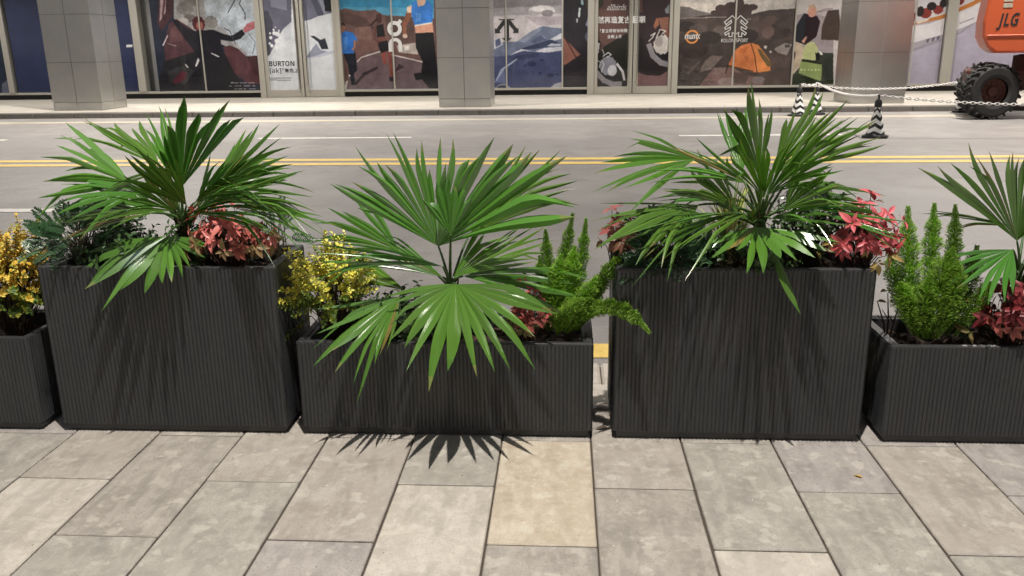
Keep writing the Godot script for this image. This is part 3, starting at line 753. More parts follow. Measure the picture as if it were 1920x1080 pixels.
func poster_image(d: Dictionary, seed_: int) -> ImageTexture:
	cx0 = d.x0
	cy1 = d.y1
	var w := int((d.x1 - d.x0) * PPM)
	var h := int((d.y1 - d.y0) * PPM)
	canvas = Image.create(w, h, false, Image.FORMAT_RGB8)
	canvas.fill(Color(d.bg))
	var amt := 0.05
	var fr := 6.0
	for o in d.ops:
		match o[0]:
			"p":
				var pts := PackedVector2Array()
				for i in range(0, o[2].size(), 2):
					pts.append(to_px(o[2][i], o[2][i + 1]))
				fill_poly(pts, Color(o[1]))
			"e":
				var pts := PackedVector2Array()
				var m := to_px(o[2][0], o[2][1])
				for i in 26:
					var k := 1.0 + 0.07 * sin(i * 2.7 + o[2][0] * 9.0)
					pts.append(m + Vector2(cos(TAU * i / 26.0) * o[2][2], sin(TAU * i / 26.0) * o[2][3]) * PPM * k)
				fill_poly(pts, Color(o[1]))
			"l":
				var hw: float = maxf(o[2] * PPM * 0.5, 0.7)
				for i in range(0, o[3].size() - 2, 2):
					var a := to_px(o[3][i], o[3][i + 1])
					var b := to_px(o[3][i + 2], o[3][i + 3])
					var t := (b - a).normalized() * hw
					var s := Vector2(-t.y, t.x)
					fill_poly(PackedVector2Array([a - t * 0.6 - s, b + t * 0.6 - s, b + t * 0.6 + s, a - t * 0.6 + s]), Color(o[1]))
			"n":
				amt = o[1]
				fr = o[2]
	# soften as a photographic print, then tone it with grain and blotches
	canvas.resize(int(w * 0.6), int(h * 0.6), Image.INTERPOLATE_LANCZOS)
	canvas.resize(w, h, Image.INTERPOLATE_CUBIC)
	var n1 := noise(seed_, fr / 330.0, 5)
	var n2 := noise(seed_ + 9, fr / 80.0, 4)
	var raw := canvas.get_data()
	for y in h:
		for x in w:
			var k := 1.0 + amt * (n1.get_noise_2d(x, y) * 1.1 + n2.get_noise_2d(x, y) * 0.5)
			var i := (y * w + x) * 3
			raw[i] = int(clampf(raw[i] * k, 0, 255))
			raw[i + 1] = int(clampf(raw[i + 1] * k, 0, 255))
			raw[i + 2] = int(clampf(raw[i + 2] * k, 0, 255))
	canvas.set_data(w, h, false, Image.FORMAT_RGB8, raw)
	return ImageTexture.create_from_image(canvas)

func poster(key: String, label: String, z: float) -> Node3D:
	var d: Dictionary = POSTERS[key]
	var t := thing("window_poster", label, "poster", Vector3((d.x0 + d.x1) * 0.5, d.y0, z), 0.0, "posters behind the shop glass")
	var g := Geo.new()
	var hw: float = (d.x1 - d.x0) * 0.5
	var h: float = d.y1 - d.y0
	g.quad(Vector3(-hw, 0, 0), Vector3(hw, 0, 0), Vector3(hw, h, 0), Vector3(-hw, h, 0), Vector3(0, 0, 1), [Vector2(0, 1), Vector2(1, 1), Vector2(1, 0), Vector2(0, 0)])
	g.quad(Vector3(-hw, 0, -0.004), Vector3(hw, 0, -0.004), Vector3(hw, h, -0.004), Vector3(-hw, h, -0.004), Vector3(0, 0, -1))
	var m := mat(Color(1, 1, 1), 0.85)
	m.metallic_specular = 0.15
	m.albedo_texture = poster_image(d, hash(key) % 1000)
	part("printed_sheet", g.done(), m, t)
	return t

# lettering: text with its lower left corner at `at` (world) and the given capital height, squeezed to width if that is above 0
func letters(txt: String, at: Vector3, cap: float, width: float, m: Material, parent: Node3D, bold := true, serif := false, slant := 0.0, depth := 0.003) -> void:
	var f := SystemFont.new()
	f.font_names = PackedStringArray(["Droid Serif" if serif else "Droid Sans"])
	f.font_weight = 700 if bold else 400
	var t := TextMesh.new()
	t.font = f
	t.text = txt
	t.font_size = 64
	t.pixel_size = cap / 64.0 / 0.714
	t.depth = depth
	t.curve_step = 2.0
	t.horizontal_alignment = HORIZONTAL_ALIGNMENT_LEFT
	t.vertical_alignment = VERTICAL_ALIGNMENT_BOTTOM
	var b := t.get_aabb()
	var sx := width / b.size.x if width > 0.0 else 1.0
	var o := part("lettering", t, m, parent)
	o.transform = Transform3D(Basis(Vector3(sx, 0, 0), Vector3(slant, 1, 0), Vector3(0, 0, 1)), at - parent.position + Vector3(-b.position.x * sx, 0, 0))
	var base := b.position.y + (b.size.y - cap if txt in ["allbirds", "[ak]"] else 0.0)
	o.position.y -= base

const GLYPHS := {
	"xin": [[2.5, 10, 2.5, 9], [0.5, 8.8, 5, 8.8], [1.5, 8.3, 1.9, 7.2], [4, 8.3, 3.5, 7.2], [0.3, 6.7, 5.2, 6.7], [0.6, 5, 5, 5], [2.7, 6.7, 2.7, 0.5], [2.5, 4.5, 0.5, 2], [3, 4, 4.8, 2.2], [9.5, 9.5, 6.2, 8.5, 6.2, 4, 5.4, 0.5], [6.2, 6, 9.8, 6], [8.2, 6, 8.2, 0.3]],
	"se": [[4, 10, 1, 7], [3.3, 8.8, 7, 8.8, 6, 7.2], [1.5, 7, 8.5, 7, 8.5, 4, 1.5, 4], [5, 7, 5, 4], [1.5, 7, 1.5, 1, 9, 1, 9, 2.5]],
	"shang": [[5, 9.5, 5, 0.8], [5, 5.5, 8.5, 5.5], [0.5, 0.8, 9.5, 0.8]],
	"shi": [[5, 10, 5, 8.5], [0.7, 8.2, 9.3, 8.2], [2, 6, 2, 1.5], [2, 6, 8, 6, 8, 2], [5, 8.2, 5, 0]],
	"ran": [[2.5, 10, 0.5, 6.5], [2, 8.5, 4.5, 8.5, 3.5, 5.5, 0.8, 3.5], [5, 8, 9.5, 8], [7.2, 9.8, 7, 6, 5, 3.5], [7.2, 7, 9.5, 3.7], [8.5, 9.5, 9.2, 9], [1, 2, 0.5, 0.3], [3.5, 2, 3.8, 0.5], [6, 2, 6.4, 0.5], [8.5, 2, 9.5, 0.3]],
	"zai": [[1, 9, 9, 9], [2, 7, 2, 0.3], [2, 7, 8, 7, 8, 0.5, 7.2, 0.5], [5, 9, 5, 3], [2, 5, 8, 5], [0.5, 3, 9.5, 3]],
	"zao": [[1, 9.5, 2, 8.5], [0.5, 6.5, 2, 6.5, 2, 2.5, 0.8, 1], [2, 1.8, 4, 0.6, 9.5, 0.5], [4.5, 9.5, 4, 7.5], [4, 8.3, 9, 8.3], [6.7, 9.8, 6.7, 6], [3.6, 6, 9.5, 6], [4.5, 4.6, 8.6, 4.6, 8.6, 2, 4.5, 2, 4.5, 4.6]],
	"fu": [[3, 10, 1, 8], [2.5, 9, 9, 9], [2.5, 7.8, 7.7, 7.8, 7.7, 4.8, 2.5, 4.8, 2.5, 7.8], [2.5, 6.3, 7.7, 6.3], [4, 4.6, 1.5, 2], [3, 3.6, 7.5, 3.6, 5, 1, 0.8, 0], [3.5, 2.6, 6, 0.8, 9.3, 0]],
	"gu": [[0.5, 7.5, 9.5, 7.5], [5, 10, 5, 4.5], [2, 4.5, 8, 4.5, 8, 0.4, 2, 0.4, 2, 4.5]],
	"hui": [[1, 9.5, 9, 9.5, 9, 0.3, 1, 0.3, 1, 9.5], [3.3, 6.8, 6.7, 6.8, 6.7, 3, 3.3, 3, 3.3, 6.8]],
	"chao": [[0.8, 9, 1.6, 8.2], [0.3, 6.5, 1.2, 5.8], [0.3, 0.8, 1.6, 4], [2.3, 8.6, 5.7, 8.6], [4, 10, 4, 7.4], [2.8, 7.2, 5.4, 7.2, 5.4, 3.8, 2.8, 3.8, 2.8, 7.2], [2.8, 5.5, 5.4, 5.5], [2.2, 2.3, 5.8, 2.3], [4, 3.8, 4, 0], [6.8, 9.5, 6.8, 3, 6, 0.3], [6.8, 9.5, 9.4, 9.5, 9.4, 0.4], [6.8, 6.8, 9.4, 6.8], [6.8, 4.2, 9.4, 4.2]],
	"pin": [[0.3, 7.5, 3, 7.5], [1.7, 10, 1.7, 0.5], [0.3, 3.5, 3, 4.8], [5, 10, 5.6, 8.5], [8.5, 10, 7.6, 8.5], [4, 7.8, 9.5, 7.8], [3.6, 4.8, 9.8, 4.8], [5.3, 7.8, 5.3, 3, 4, 0.3], [7.8, 7.8, 7.8, 0.2]],
	"jie": [[0.3, 7.5, 3, 7.5], [1.7, 10, 1.7, 0.5], [0.3, 3.5, 3, 4.8], [4, 9, 9.5, 9], [5.5, 8.5, 6, 7], [8.3, 8.5, 7.5, 7], [3.8, 6.6, 9.7, 6.6], [3.8, 4, 9.7, 4], [6, 6, 5, 2.2, 9, 0.3], [8.3, 4, 6.5, 1.5, 4, 0.3]],
	"xiu": [[2.8, 10, 0.5, 6], [1.9, 7.5, 1.9, 0], [3.5, 7, 9.8, 7], [6.6, 10, 6.6, 0], [6.4, 7, 3.6, 2.2], [6.8, 7, 9.8, 2.2]],
	"xian": [[1.5, 10, 2.3, 9], [1, 8, 1, 0], [3.5, 9, 9, 9, 9, 0.5, 8, 0.5], [2.7, 5.8, 7.5, 5.8], [5, 7.5, 5, 1], [5, 5.5, 2.8, 2.5], [5, 5.5, 7.3, 2.5]],
	"xie": [[0.3, 8.8, 4.8, 8.8], [1.6, 10, 1.6, 7.6, 3.6, 7.6, 3.6, 10], [0.8, 6.5, 4.4, 6.5, 4.4, 4.5, 0.8, 4.5, 0.8, 6.5], [2.6, 7.6, 2.6, 0], [0.3, 2.8, 5, 2.8], [5.5, 8, 9.5, 8], [7.5, 10, 7.5, 0.6], [5.2, 5.8, 9.8, 5.8], [5.6, 3.5, 9.4, 3.5], [5.2, 0.6, 9.8, 0.6]],
	"quan": [[5, 10, 0.5, 5.8], [5, 10, 9.5, 5.8], [2, 5.4, 8, 5.4], [2.3, 3, 7.7, 3], [0.8, 0.5, 9.2, 0.5], [5, 5.4, 5, 0.5]],
	"open": [[7.5, 10, 7.5, 4], [7.5, 10, 9.5, 10]],
}

func characters(list: Array, at: Vector3, size: float, pitch: float, w: float, m: Material, parent: Node3D) -> void:
	var g := Geo.new()
	for i in list.size():
		var lay := 0.0
		for l in GLYPHS[list[i]]:
			for k in range(0, l.size() - 2, 2):
				lay += 0.00015
				g.stroke(Vector2(i * pitch + l[k] * size * 0.1, l[k + 1] * size * 0.1), Vector2(i * pitch + l[k + 2] * size * 0.1, l[k + 3] * size * 0.1), w, -lay, 0.002 + lay)
	part("lettering", g.done(), m, parent, Transform3D(Basis(), at - parent.position))

# ------------------------------------------------------------------ planters
func ribbed(w: float, h: float, pitch: float, deep: float) -> ArrayMesh:
	# faces +z, centred on x, foot at y = 0; half-round ribs side by side on a flat sheet
	var g := Geo.new()
	var n := int(round(w / pitch))
	var p := w / n
	var prof := []
	for i in n:
		for k in 7:
			var f := [0.06, 0.14, 0.3, 0.5, 0.7, 0.86, 0.94][k] as float
			var z := deep * sqrt(maxf(0.0, 1.0 - pow((f - 0.5) / 0.44, 2.0)))
			prof.append(Vector3(-w * 0.5 + (i + f) * p, z, (f - 0.5) / 0.44))
	for i in prof.size() - 1:
		var a: Vector3 = prof[i]
		var b: Vector3 = prof[i + 1]
		var na := Vector3(a.z * 0.9, 0, 1).normalized()
		var nb := Vector3(b.z * 0.9, 0, 1).normalized()
		if (i % 7) == 6:
			na = Vector3(0, 0, 1)
			nb = na
		g.nquad(Vector3(a.x, 0, a.y), Vector3(b.x, 0, b.y), Vector3(b.x, h, b.y), Vector3(a.x, h, a.y), na, nb, nb, na)
		g.quad(Vector3(a.x, h, -0.008), Vector3(b.x, h, -0.008), Vector3(b.x, h, b.y), Vector3(a.x, h, a.y), Vector3.UP)
		g.quad(Vector3(a.x, 0, -0.008), Vector3(b.x, 0, -0.008), Vector3(b.x, 0, b.y), Vector3(a.x, 0, a.y), Vector3.DOWN)
	for s in [-1.0, 1.0]:
		g.quad(Vector3(s * w * 0.5, 0, -0.008), Vector3(s * w * 0.5, 0, 0.001), Vector3(s * w * 0.5, h, 0.001), Vector3(s * w * 0.5, h, -0.008), Vector3(s, 0, 0))
	g.quad(Vector3(-w * 0.5, 0, -0.008), Vector3(w * 0.5, 0, -0.008), Vector3(w * 0.5, h, -0.008), Vector3(-w * 0.5, h, -0.008), Vector3(0, 0, -1))
	return g.done()

func planter(x0: float, x1: float, h: float, label: String) -> void:
	var w := x1 - x0
	var dp := 0.38
	var zf := -2.886
	var t := thing("planter", label, "planter", Vector3((x0 + x1) * 0.5, 0.003, zf - dp * 0.5), 0.0, "ribbed black planters along the kerb")
	var foot := 0.03
	var pb: StandardMaterial3D = mats.planter
	var g := Geo.new()
	g.box(Vector3(-w * 0.5 + 0.016, 0, -dp * 0.5 + 0.016), Vector3(w * 0.5 - 0.016, foot, dp * 0.5 - 0.016), 0.002)
	part("plinth", g.done(), mats.rim, t)
	var hp := h - foot - 0.006
	var fr := ribbed(w - 0.012, hp, 0.0147, 0.0068)
	var sd := ribbed(dp - 0.012, hp, 0.0147, 0.0068)
	part("front_panel", fr, pb, t, Transform3D(Basis(), Vector3(0, foot, dp * 0.5 - 0.006)))
	part("back_panel", fr, pb, t, Transform3D(Basis(Vector3.UP, PI), Vector3(0, foot, -dp * 0.5 + 0.006)))
	part("side_panel", sd, pb, t, Transform3D(Basis(Vector3.UP, PI / 2), Vector3(w * 0.5 - 0.006, foot, 0)))
	part("side_panel", sd, pb, t, Transform3D(Basis(Vector3.UP, -PI / 2), Vector3(-w * 0.5 + 0.006, foot, 0)))
	# flat lip with mitred corners, a second step inside it, walls down to the soil
	g = Geo.new()
	var a := Vector2(w * 0.5 - 0.004, dp * 0.5 - 0.004)
	var steps := [[0.0, h - 0.012], [0.0, h - 0.003], [0.002, h], [0.022, h], [0.0235, h - 0.005], [0.036, h - 0.005], [0.038, h - 0.008], [0.038, h - 0.09]]
	for i in steps.size() - 1:
		var q0: float = steps[i][0]
		var q1: float = steps[i + 1][0]
		for k in 4:
			var s0: Vector2 = [Vector2(-1, -1), Vector2(1, -1), Vector2(1, 1), Vector2(-1, 1)][k]
			var s1: Vector2 = [Vector2(1, -1), Vector2(1, 1), Vector2(-1, 1), Vector2(-1, -1)][k]
			var out := Vector3(s0.x + s1.x, 1.0, s0.y + s1.y)
			if i == steps.size() - 2 or i == 3 or i == 5:
				out = Vector3(-s0.x - s1.x, 0.1, -s0.y - s1.y)
			g.quad(Vector3(s0.x * (a.x - q0), steps[i][1], s0.y * (a.y - q0)), Vector3(s1.x * (a.x - q0), steps[i][1], s1.y * (a.y - q0)), Vector3(s1.x * (a.x - q1), steps[i + 1][1], s1.y * (a.y - q1)), Vector3(s0.x * (a.x - q1), steps[i + 1][1], s0.y * (a.y - q1)), out)
	part("rim", g.done(), mats.rim, t)
	g = Geo.new()
	var nz := noise(int(x0 * 100.0) + 900, 9.0, 4)
	var nx := int(w / 0.02)
	var nd := 18
	var lo := Vector2(-w * 0.5 + 0.041, -dp * 0.5 + 0.041)
	var hi := -lo
	var pt := func(i: int, j: int) -> Vector3:
		var x := lerpf(lo.x, hi.x, float(i) / nx)
		var z := lerpf(lo.y, hi.y, float(j) / nd)
		return Vector3(x, h - 0.055 + 0.035 * nz.get_noise_2d(x, z) + 0.012 * nz.get_noise_2d(x * 4.0 + 7.0, z * 4.0), z)
	for i in nx:
		for j in nd:
			g.quad(pt.call(i, j), pt.call(i + 1, j), pt.call(i + 1, j + 1), pt.call(i, j + 1), Vector3.UP)
	part("soil", g.done(), mats.soil, t)

# ------------------------------------------------------------------ plants
# one fan leaf: segments radiate from the hub towards L .. M .. R, joined for the first part of their length, pleated, drooping
func fan_blade(hub: Vector3, L: Vector3, M: Vector3, R: Vector3, n: int, split: float, droop: float) -> ArrayMesh:
	var g := Geo.new()
	g.use_col = true
	var lv := L - hub
	var mv := M - hub
	var rv := R - hub
	var at := func(t: float) -> Vector3:
		return mv.slerp(lv, -t) if t < 0.0 else mv.slerp(rv, t)
	var dt := 1.0 / n
	var rows := 9
	var tone := r(0.8, 1.25)
	var warm := r(0.0, 1.0)
	var jag := r(0.85, 1.0)
	for i in n:
		var t := -1.0 + (2.0 * i + 1.0) * dt
		var edge := 1.09 - 0.05 * t * t
		var len := r(0.86, 1.06) * edge
		var d0: Vector3 = at.call(t)
		var dl: Vector3 = at.call(maxf(t - dt, -1.0))
		var dr: Vector3 = at.call(minf(t + dt, 1.0))
		if n <= 2:
			dl = d0.rotated(Vector3(0, 0, 1), 0.13)
			dr = d0.rotated(Vector3(0, 0, 1), -0.13)
		var across := (dr - dl) * 0.5
		var nrm := across.cross(d0).normalized()
		if nrm.y < 0.0:
			nrm = -nrm
		var dl_len := d0.length()
		var sp := (split + 0.15) * r(0.85, 1.15) * jag
		var dr_k := droop * r(0.3, 1.9) + maxf(0.0, r(-0.06, 0.13))
		var twist := r(-0.5, 0.5)
		var side := r(-0.07, 0.07)
		var lifted := r(-0.09, 0.07) * minf(n * 0.2, 1.0)
		var bend_from := r(0.5, 0.8)
		var kink := r(0.15, 0.6) if r(0, 1) < 0.3 else 0.0
		var k := tone * r(0.82, 1.2)
		var dry := r(0, 1) < 0.02
		var green := Color(0.22 * k, 0.17 * k, 0.05 * k) if dry else Color(0.06 * k + 0.036 * warm * k, 0.19 * k, 0.026 * k)
		var tip := Color(0.30, 0.22, 0.10) if r(0, 1) < 0.28 else Color(0.045 * k, 0.12 * k, 0.02 * k)
		var pl := []
		var pc := []
		var pr := []
		var cs := []
		for j in rows + 1:
			var s := float(j) / rows
			var u := maxf(0.0, (s - sp) / (1.0 - sp))
			var half := across * 1.1 * (s if s < sp else sp * (1.0 - pow(u, 1.55)) * (1.0 + 0.2 * u) + 0.0012)
			if s >= sp:
				half = half.rotated(d0.normalized(), twist * u)
			var w := half.length()
			var c := hub + d0 * len * s + across.normalized() * side * dl_len * u * u + nrm * lifted * dl_len * s * s
			c.y -= dr_k * dl_len * s * s * 1.2
			if kink > 0.0 and s > bend_from:
				c.y -= kink * dl_len * (s - bend_from)
			var lift := nrm * w * 0.6
			pc.append(c + lift * 0.6)
			pl.append(c - half - lift * 0.6)
			pr.append(c + half - lift * 0.6)
			cs.append(green.lerp(tip, smoothstep(0.80, 1.0, s)))
		for h in [[pl, pc], [pc, pr]]:
			var nn := []
			for j in rows + 1:
				var al: Vector3 = h[0][mini(j + 1, rows)] + h[1][mini(j + 1, rows)] - h[0][maxi(j - 1, 0)] - h[1][maxi(j - 1, 0)]
				var ac: Vector3 = h[1][j] - h[0][j]
				var q := ac.cross(al)
				if q.length() < 1e-9:
					q = nrm
				q = q.normalized()
				nn.append(q if q.dot(nrm) > 0.0 else -q)
			nn[0] = nn[1]
			for j in rows:
				g.col = cs[j]
				g.nquad(h[0][j], h[1][j], h[1][j + 1], h[0][j + 1], nn[j], nn[j], nn[j + 1], nn[j + 1])
	return g.done()

func fan_palm(key: String, base: Vector3, crown: Vector3, label: String) -> void:
	var t := thing("fan_palm", label, "palm", base, 0.0, "fan palms in the planters")
	var g := Geo.new()
	var path := []
	var rad := []
	for i in 7:
		var f := i / 6.0
		path.append((crown - base) * f + Vector3(0.004 * sin(i * 2.1), 0, 0.004 * cos(i * 1.7)) - Vector3(0, 0.05 * (1.0 - f), 0))
		rad.append(lerpf(0.026, 0.014, f) * (1.0 + 0.12 * sin(i * 3.3)))
	g.tube(path, rad, 9)
	# fibre sheaths round the stem
	for i in 16:
		var an := i * 2.4
		var f := r(0.15, 0.9)
		var o := (crown - base) * f
		var dd := Vector3(cos(an), 0, sin(an))
		g.tube([o + dd * 0.012, o + dd * 0.024 + Vector3(0, 0.03, 0), o + dd * 0.032 + Vector3(0, 0.07, 0)], [0.009, 0.007, 0.002], 5)
	part("trunk", g.done(), mats.palm_trunk, t)
	for f in FRONDS[key]:
		var fr := Node3D.new()
		fr.name = "frond"
		t.add_child(fr, true)
		var hub: Vector3 = f[0] - base
		part("blade", fan_blade(hub, f[1] - base, f[2] - base, f[3] - base, f[4], f[5], f[6]), mats.palm_leaf, fr)
		var c0 := crown - base
		var start := c0 + Vector3(r(-0.012, 0.012), r(-0.05, 0.0), r(-0.012, 0.012))
		var mid := start.lerp(hub, 0.5) + Vector3(0, 0.16 * (hub - start).length(), 0)
		var pp := []
		var rr := []
		for i in 9:
			var s := i / 8.0
			pp.append(start * (1 - s) * (1 - s) + mid * 2.0 * s * (1 - s) + hub * s * s)
			rr.append(lerpf(0.0065, 0.0035, s))
		g = Geo.new()
		g.tube(pp, rr, 6)
		part("petiole", g.done(), mats.petiole, fr)

func leaf_mesh(length: float, width: float, fold: float, curl: float, col_a: Color, col_b: Color) -> ArrayMesh:
	# lance-shaped leaf along +y, face towards +z
	var g := Geo.new()
	g.use_col = true
	var rows := 6
	var pl := []
	var pc := []
	var pr := []
	for j in rows + 1:
		var s := float(j) / rows
		var w := width * 0.5 * pow(sin(PI * pow(s, 0.75)), 0.9) + 0.0003
		var z := -curl * length * s * s
		pc.append(Vector3(0, length * s, z))
		pl.append(Vector3(-w, length * s, z + fold * w))
		pr.append(Vector3(w, length * s, z + fold * w))
	for j in rows:
		g.col = col_a.lerp(col_b, (j + 0.5) / rows)
		var al: Vector3 = pc[j + 1] - pc[j]
		var nl := Vector3(fold, 0, 1).normalized()
		var nr := Vector3(-fold, 0, 1).normalized()
		var tilt := Vector3(0, -al.z / maxf(al.y, 1e-5), 0)
		g.nquad(pl[j], pc[j], pc[j + 1], pl[j + 1], (nl + tilt).normalized(), (nl + tilt).normalized(), (nl + tilt).normalized(), (nl + tilt).normalized())
		g.nquad(pc[j], pr[j], pr[j + 1], pc[j + 1], (nr + tilt).normalized(), (nr + tilt).normalized(), (nr + tilt).normalized(), (nr + tilt).normalized())
	return g.done()

# basis whose y axis is `dir` and whose z axis leans towards `face`
func aim(dir: Vector3, face: Vector3) -> Basis:
	var y := dir.normalized()
	var x := y.cross(face)
	if x.length() < 0.02:
		x = y.cross(Vector3(1, 0.2, 0.1))
	x = x.normalized()
	return Basis(x, y, x.cross(y))

# heavenly bamboo: thin stems, whorls of pointed leaves, each leaf its own part
func nandina(centre: Vector3, rad: Vector3, ground: float, whorls: int, per: int, size: float, sets: Array, label: String) -> void:
	var base := Vector3(centre.x, ground, clampf(centre.z, -3.2, -2.95))
	var t := thing("nandina_shrub", label, "shrub", base, 0.0, "red leaved nandina shrubs")
	var c := centre - base
	var meshes := []
	for s in sets:
		for k in 2:
			meshes.append([leaf_mesh(size * r(0.9, 1.15), size * r(0.36, 0.46), 0.35, r(0.1, 0.35), s[0], s[1]), s[2]])
	var g := Geo.new()
	for i in whorls:
		var a := r(0, TAU)
		var el := asin(clampf(r(-0.35, 1.0), -1.0, 1.0))
		var d := Vector3(cos(a) * cos(el), sin(el), sin(a) * cos(el) * 1.0)
		if d.z < -0.2 and r(0, 1) < 0.5:
			d.z = -d.z
		var p := c + d * rad * (r(0.5, 1.0) if r(0, 1) < 0.8 else r(1.0, 1.3)) * (1.0 + 0.18 * sin(a * 3.0 + el * 4.0))
		var foot := Vector3(r(-0.03, 0.03), -0.01, r(-0.03, 0.03))
		var mid := foot.lerp(p, 0.55) + Vector3(0, 0.03, 0)
		g.tube([foot, mid, p], [0.0024, 0.0018, 0.001], 5, false)
		var h := clampf((d.y + 0.35) / 1.35 + r(-0.25, 0.25), 0.0, 0.999)
		for k in per:
			var an := TAU * k / per + r(-0.4, 0.4)
			var fl := r(0.15, 0.75)
			var side := d.cross(Vector3(0.3, 0.2, 0.9)).normalized()
			var dir := (d * fl + side.rotated(d, an)).normalized()
			dir.y -= r(0.0, 0.8) * (1.0 if d.y < 0.5 else 0.4)
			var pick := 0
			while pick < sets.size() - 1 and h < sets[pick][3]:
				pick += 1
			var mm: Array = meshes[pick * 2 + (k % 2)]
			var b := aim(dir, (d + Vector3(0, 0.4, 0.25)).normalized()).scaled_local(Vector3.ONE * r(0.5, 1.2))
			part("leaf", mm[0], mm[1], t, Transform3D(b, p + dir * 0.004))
	part("stems", g.done(), mats.stem_red, t)

# a twig of small paired leaves along +y
func twig(n: int, length: float, leaf: float, fat: float, cols: Array, spread := 0.9) -> ArrayMesh:
	var g := Geo.new()
	g.use_col = true
	g.col = cols[cols.size() - 1]
	var path := []
	var rad := []
	var bx := r(-0.1, 0.1)
	var bz := r(-0.15, 0.15)
	for i in 5:
		var f := i / 4.0
		path.append(Vector3(bx * length * f * f, length * f, bz * length * f * f))
		rad.append(lerpf(0.0016, 0.0006, f))
	g.tube(path, rad, 4, false)
	for i in n:
		var f := (i + 0.6) / n
		var o := Vector3(bx * length * f * f, length * f, bz * length * f * f)
		var an := i * 2.4 + r(-0.3, 0.3)
		var d := Vector3(cos(an) * spread, r(0.25, 0.8), sin(an) * spread).normalized()
		var face := Vector3(-d.x * 0.3, 1, -d.z * 0.3)
		var b := aim(d, face)
		var l := leaf * r(0.75, 1.2) * (1.0 - 0.3 * f)
		g.col = cols[int(r(0, cols.size() - 1.001))]
		var w := l * fat * 0.5
		var up := b.z
		var tip := o + b.y * l - up * l * 0.15
		var m1 := o + b.y * l * 0.35
		var m2 := o + b.y * l * 0.7 - up * l * 0.05
		var lft := -b.x * w + up * w * 0.35
		var rgt := b.x * w + up * w * 0.35
		for s in [lft, rgt]:
			g.ftri(o, m1, m1 + s * 0.9, up)
			g.quad(m1, m2, m2 + s * 0.85, m1 + s * 0.95, up)
			g.ftri(m2, tip, m2 + s * 0.85, up)
	return g.done()

func feather(pairs: int, length: float, leaf: float, width: float, col: Color) -> ArrayMesh:
	# a leaf cut into narrow leaflets on both sides of its midrib, along +y
	var g := Geo.new()
	g.use_col = true
	g.col = col
	var droop := r(0.1, 0.5)
	var pos := func(f: float) -> Vector3:
		return Vector3(0, length * f, -droop * length * f * f)
	var path := []
	var rad := []
	for i in 6:
		path.append(pos.call(i / 5.0))
		rad.append(lerpf(0.0014, 0.0005, i / 5.0))
	g.tube(path, rad, 4, false)
	for i in pairs:
		var f := 0.2 + 0.8 * i / (pairs - 1.0)
		var o: Vector3 = pos.call(f)
		var l := leaf * (0.55 + 0.45 * sin(PI * f)) * r(0.85, 1.15)
		for s in [-1.0, 1.0]:
			g.col = col * r(0.7, 1.3)
			var d := Vector3(s * 0.85, 0.6, r(-0.1, 0.25)).normalized()
			var x := d.cross(Vector3(0, 0, 1)).normalized() * width * 0.5
			g.quad(o, o + d * l * 0.5 - x, o + d * l, o + d * l * 0.5 + x, Vector3(0, 0, 1))
	return g.done()

func bush(called: String, category: String, centre: Vector3, rad: Vector3, ground: float, count: int, made: Array, part_name: String, m: Material, stem: Material, label: String, group := "", up := 0.5, low: Array = []) -> Node3D:
	var base := Vector3(centre.x, ground, clampf(centre.z, -3.2, -2.95))
	var t := thing(called, label, category, base, 0.0, group)
	var c := centre - base
	var g := Geo.new()
	for i in count:
		var a := i * 2.39996 + r(-0.3, 0.3)
		var y := 1.0 - 1.7 * (i + 0.5) / count
		var q := sqrt(maxf(0.0, 1.0 - y * y))
		var d := Vector3(cos(a) * q, y, sin(a) * q)
		var k := r(0.35, 0.95)
		var p := c + d * rad * k
		p.y = maxf(p.y, 0.005)
		var dir := (d + Vector3(0, up, 0) + Vector3(r(-0.35, 0.35), r(-0.3, 0.3), r(-0.35, 0.35))).normalized()
		var face := Vector3(r(-0.4, 0.4), 0.7, 0.7)
		var b := aim(dir, face).rotated(dir, r(-0.6, 0.6)).scaled_local(Vector3.ONE * r(0.75, 1.2))
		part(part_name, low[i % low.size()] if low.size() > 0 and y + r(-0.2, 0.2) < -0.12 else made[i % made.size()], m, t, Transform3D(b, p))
		var foot := Vector3(r(-0.02, 0.02) * 2.0, -0.015, r(-0.02, 0.02))
		g.tube([foot, foot.lerp(p, 0.5) + Vector3(0, 0.02, 0), p], [0.0026, 0.002, 0.0012], 4, false)
	part("stems", g.done(), stem, t)
	return t

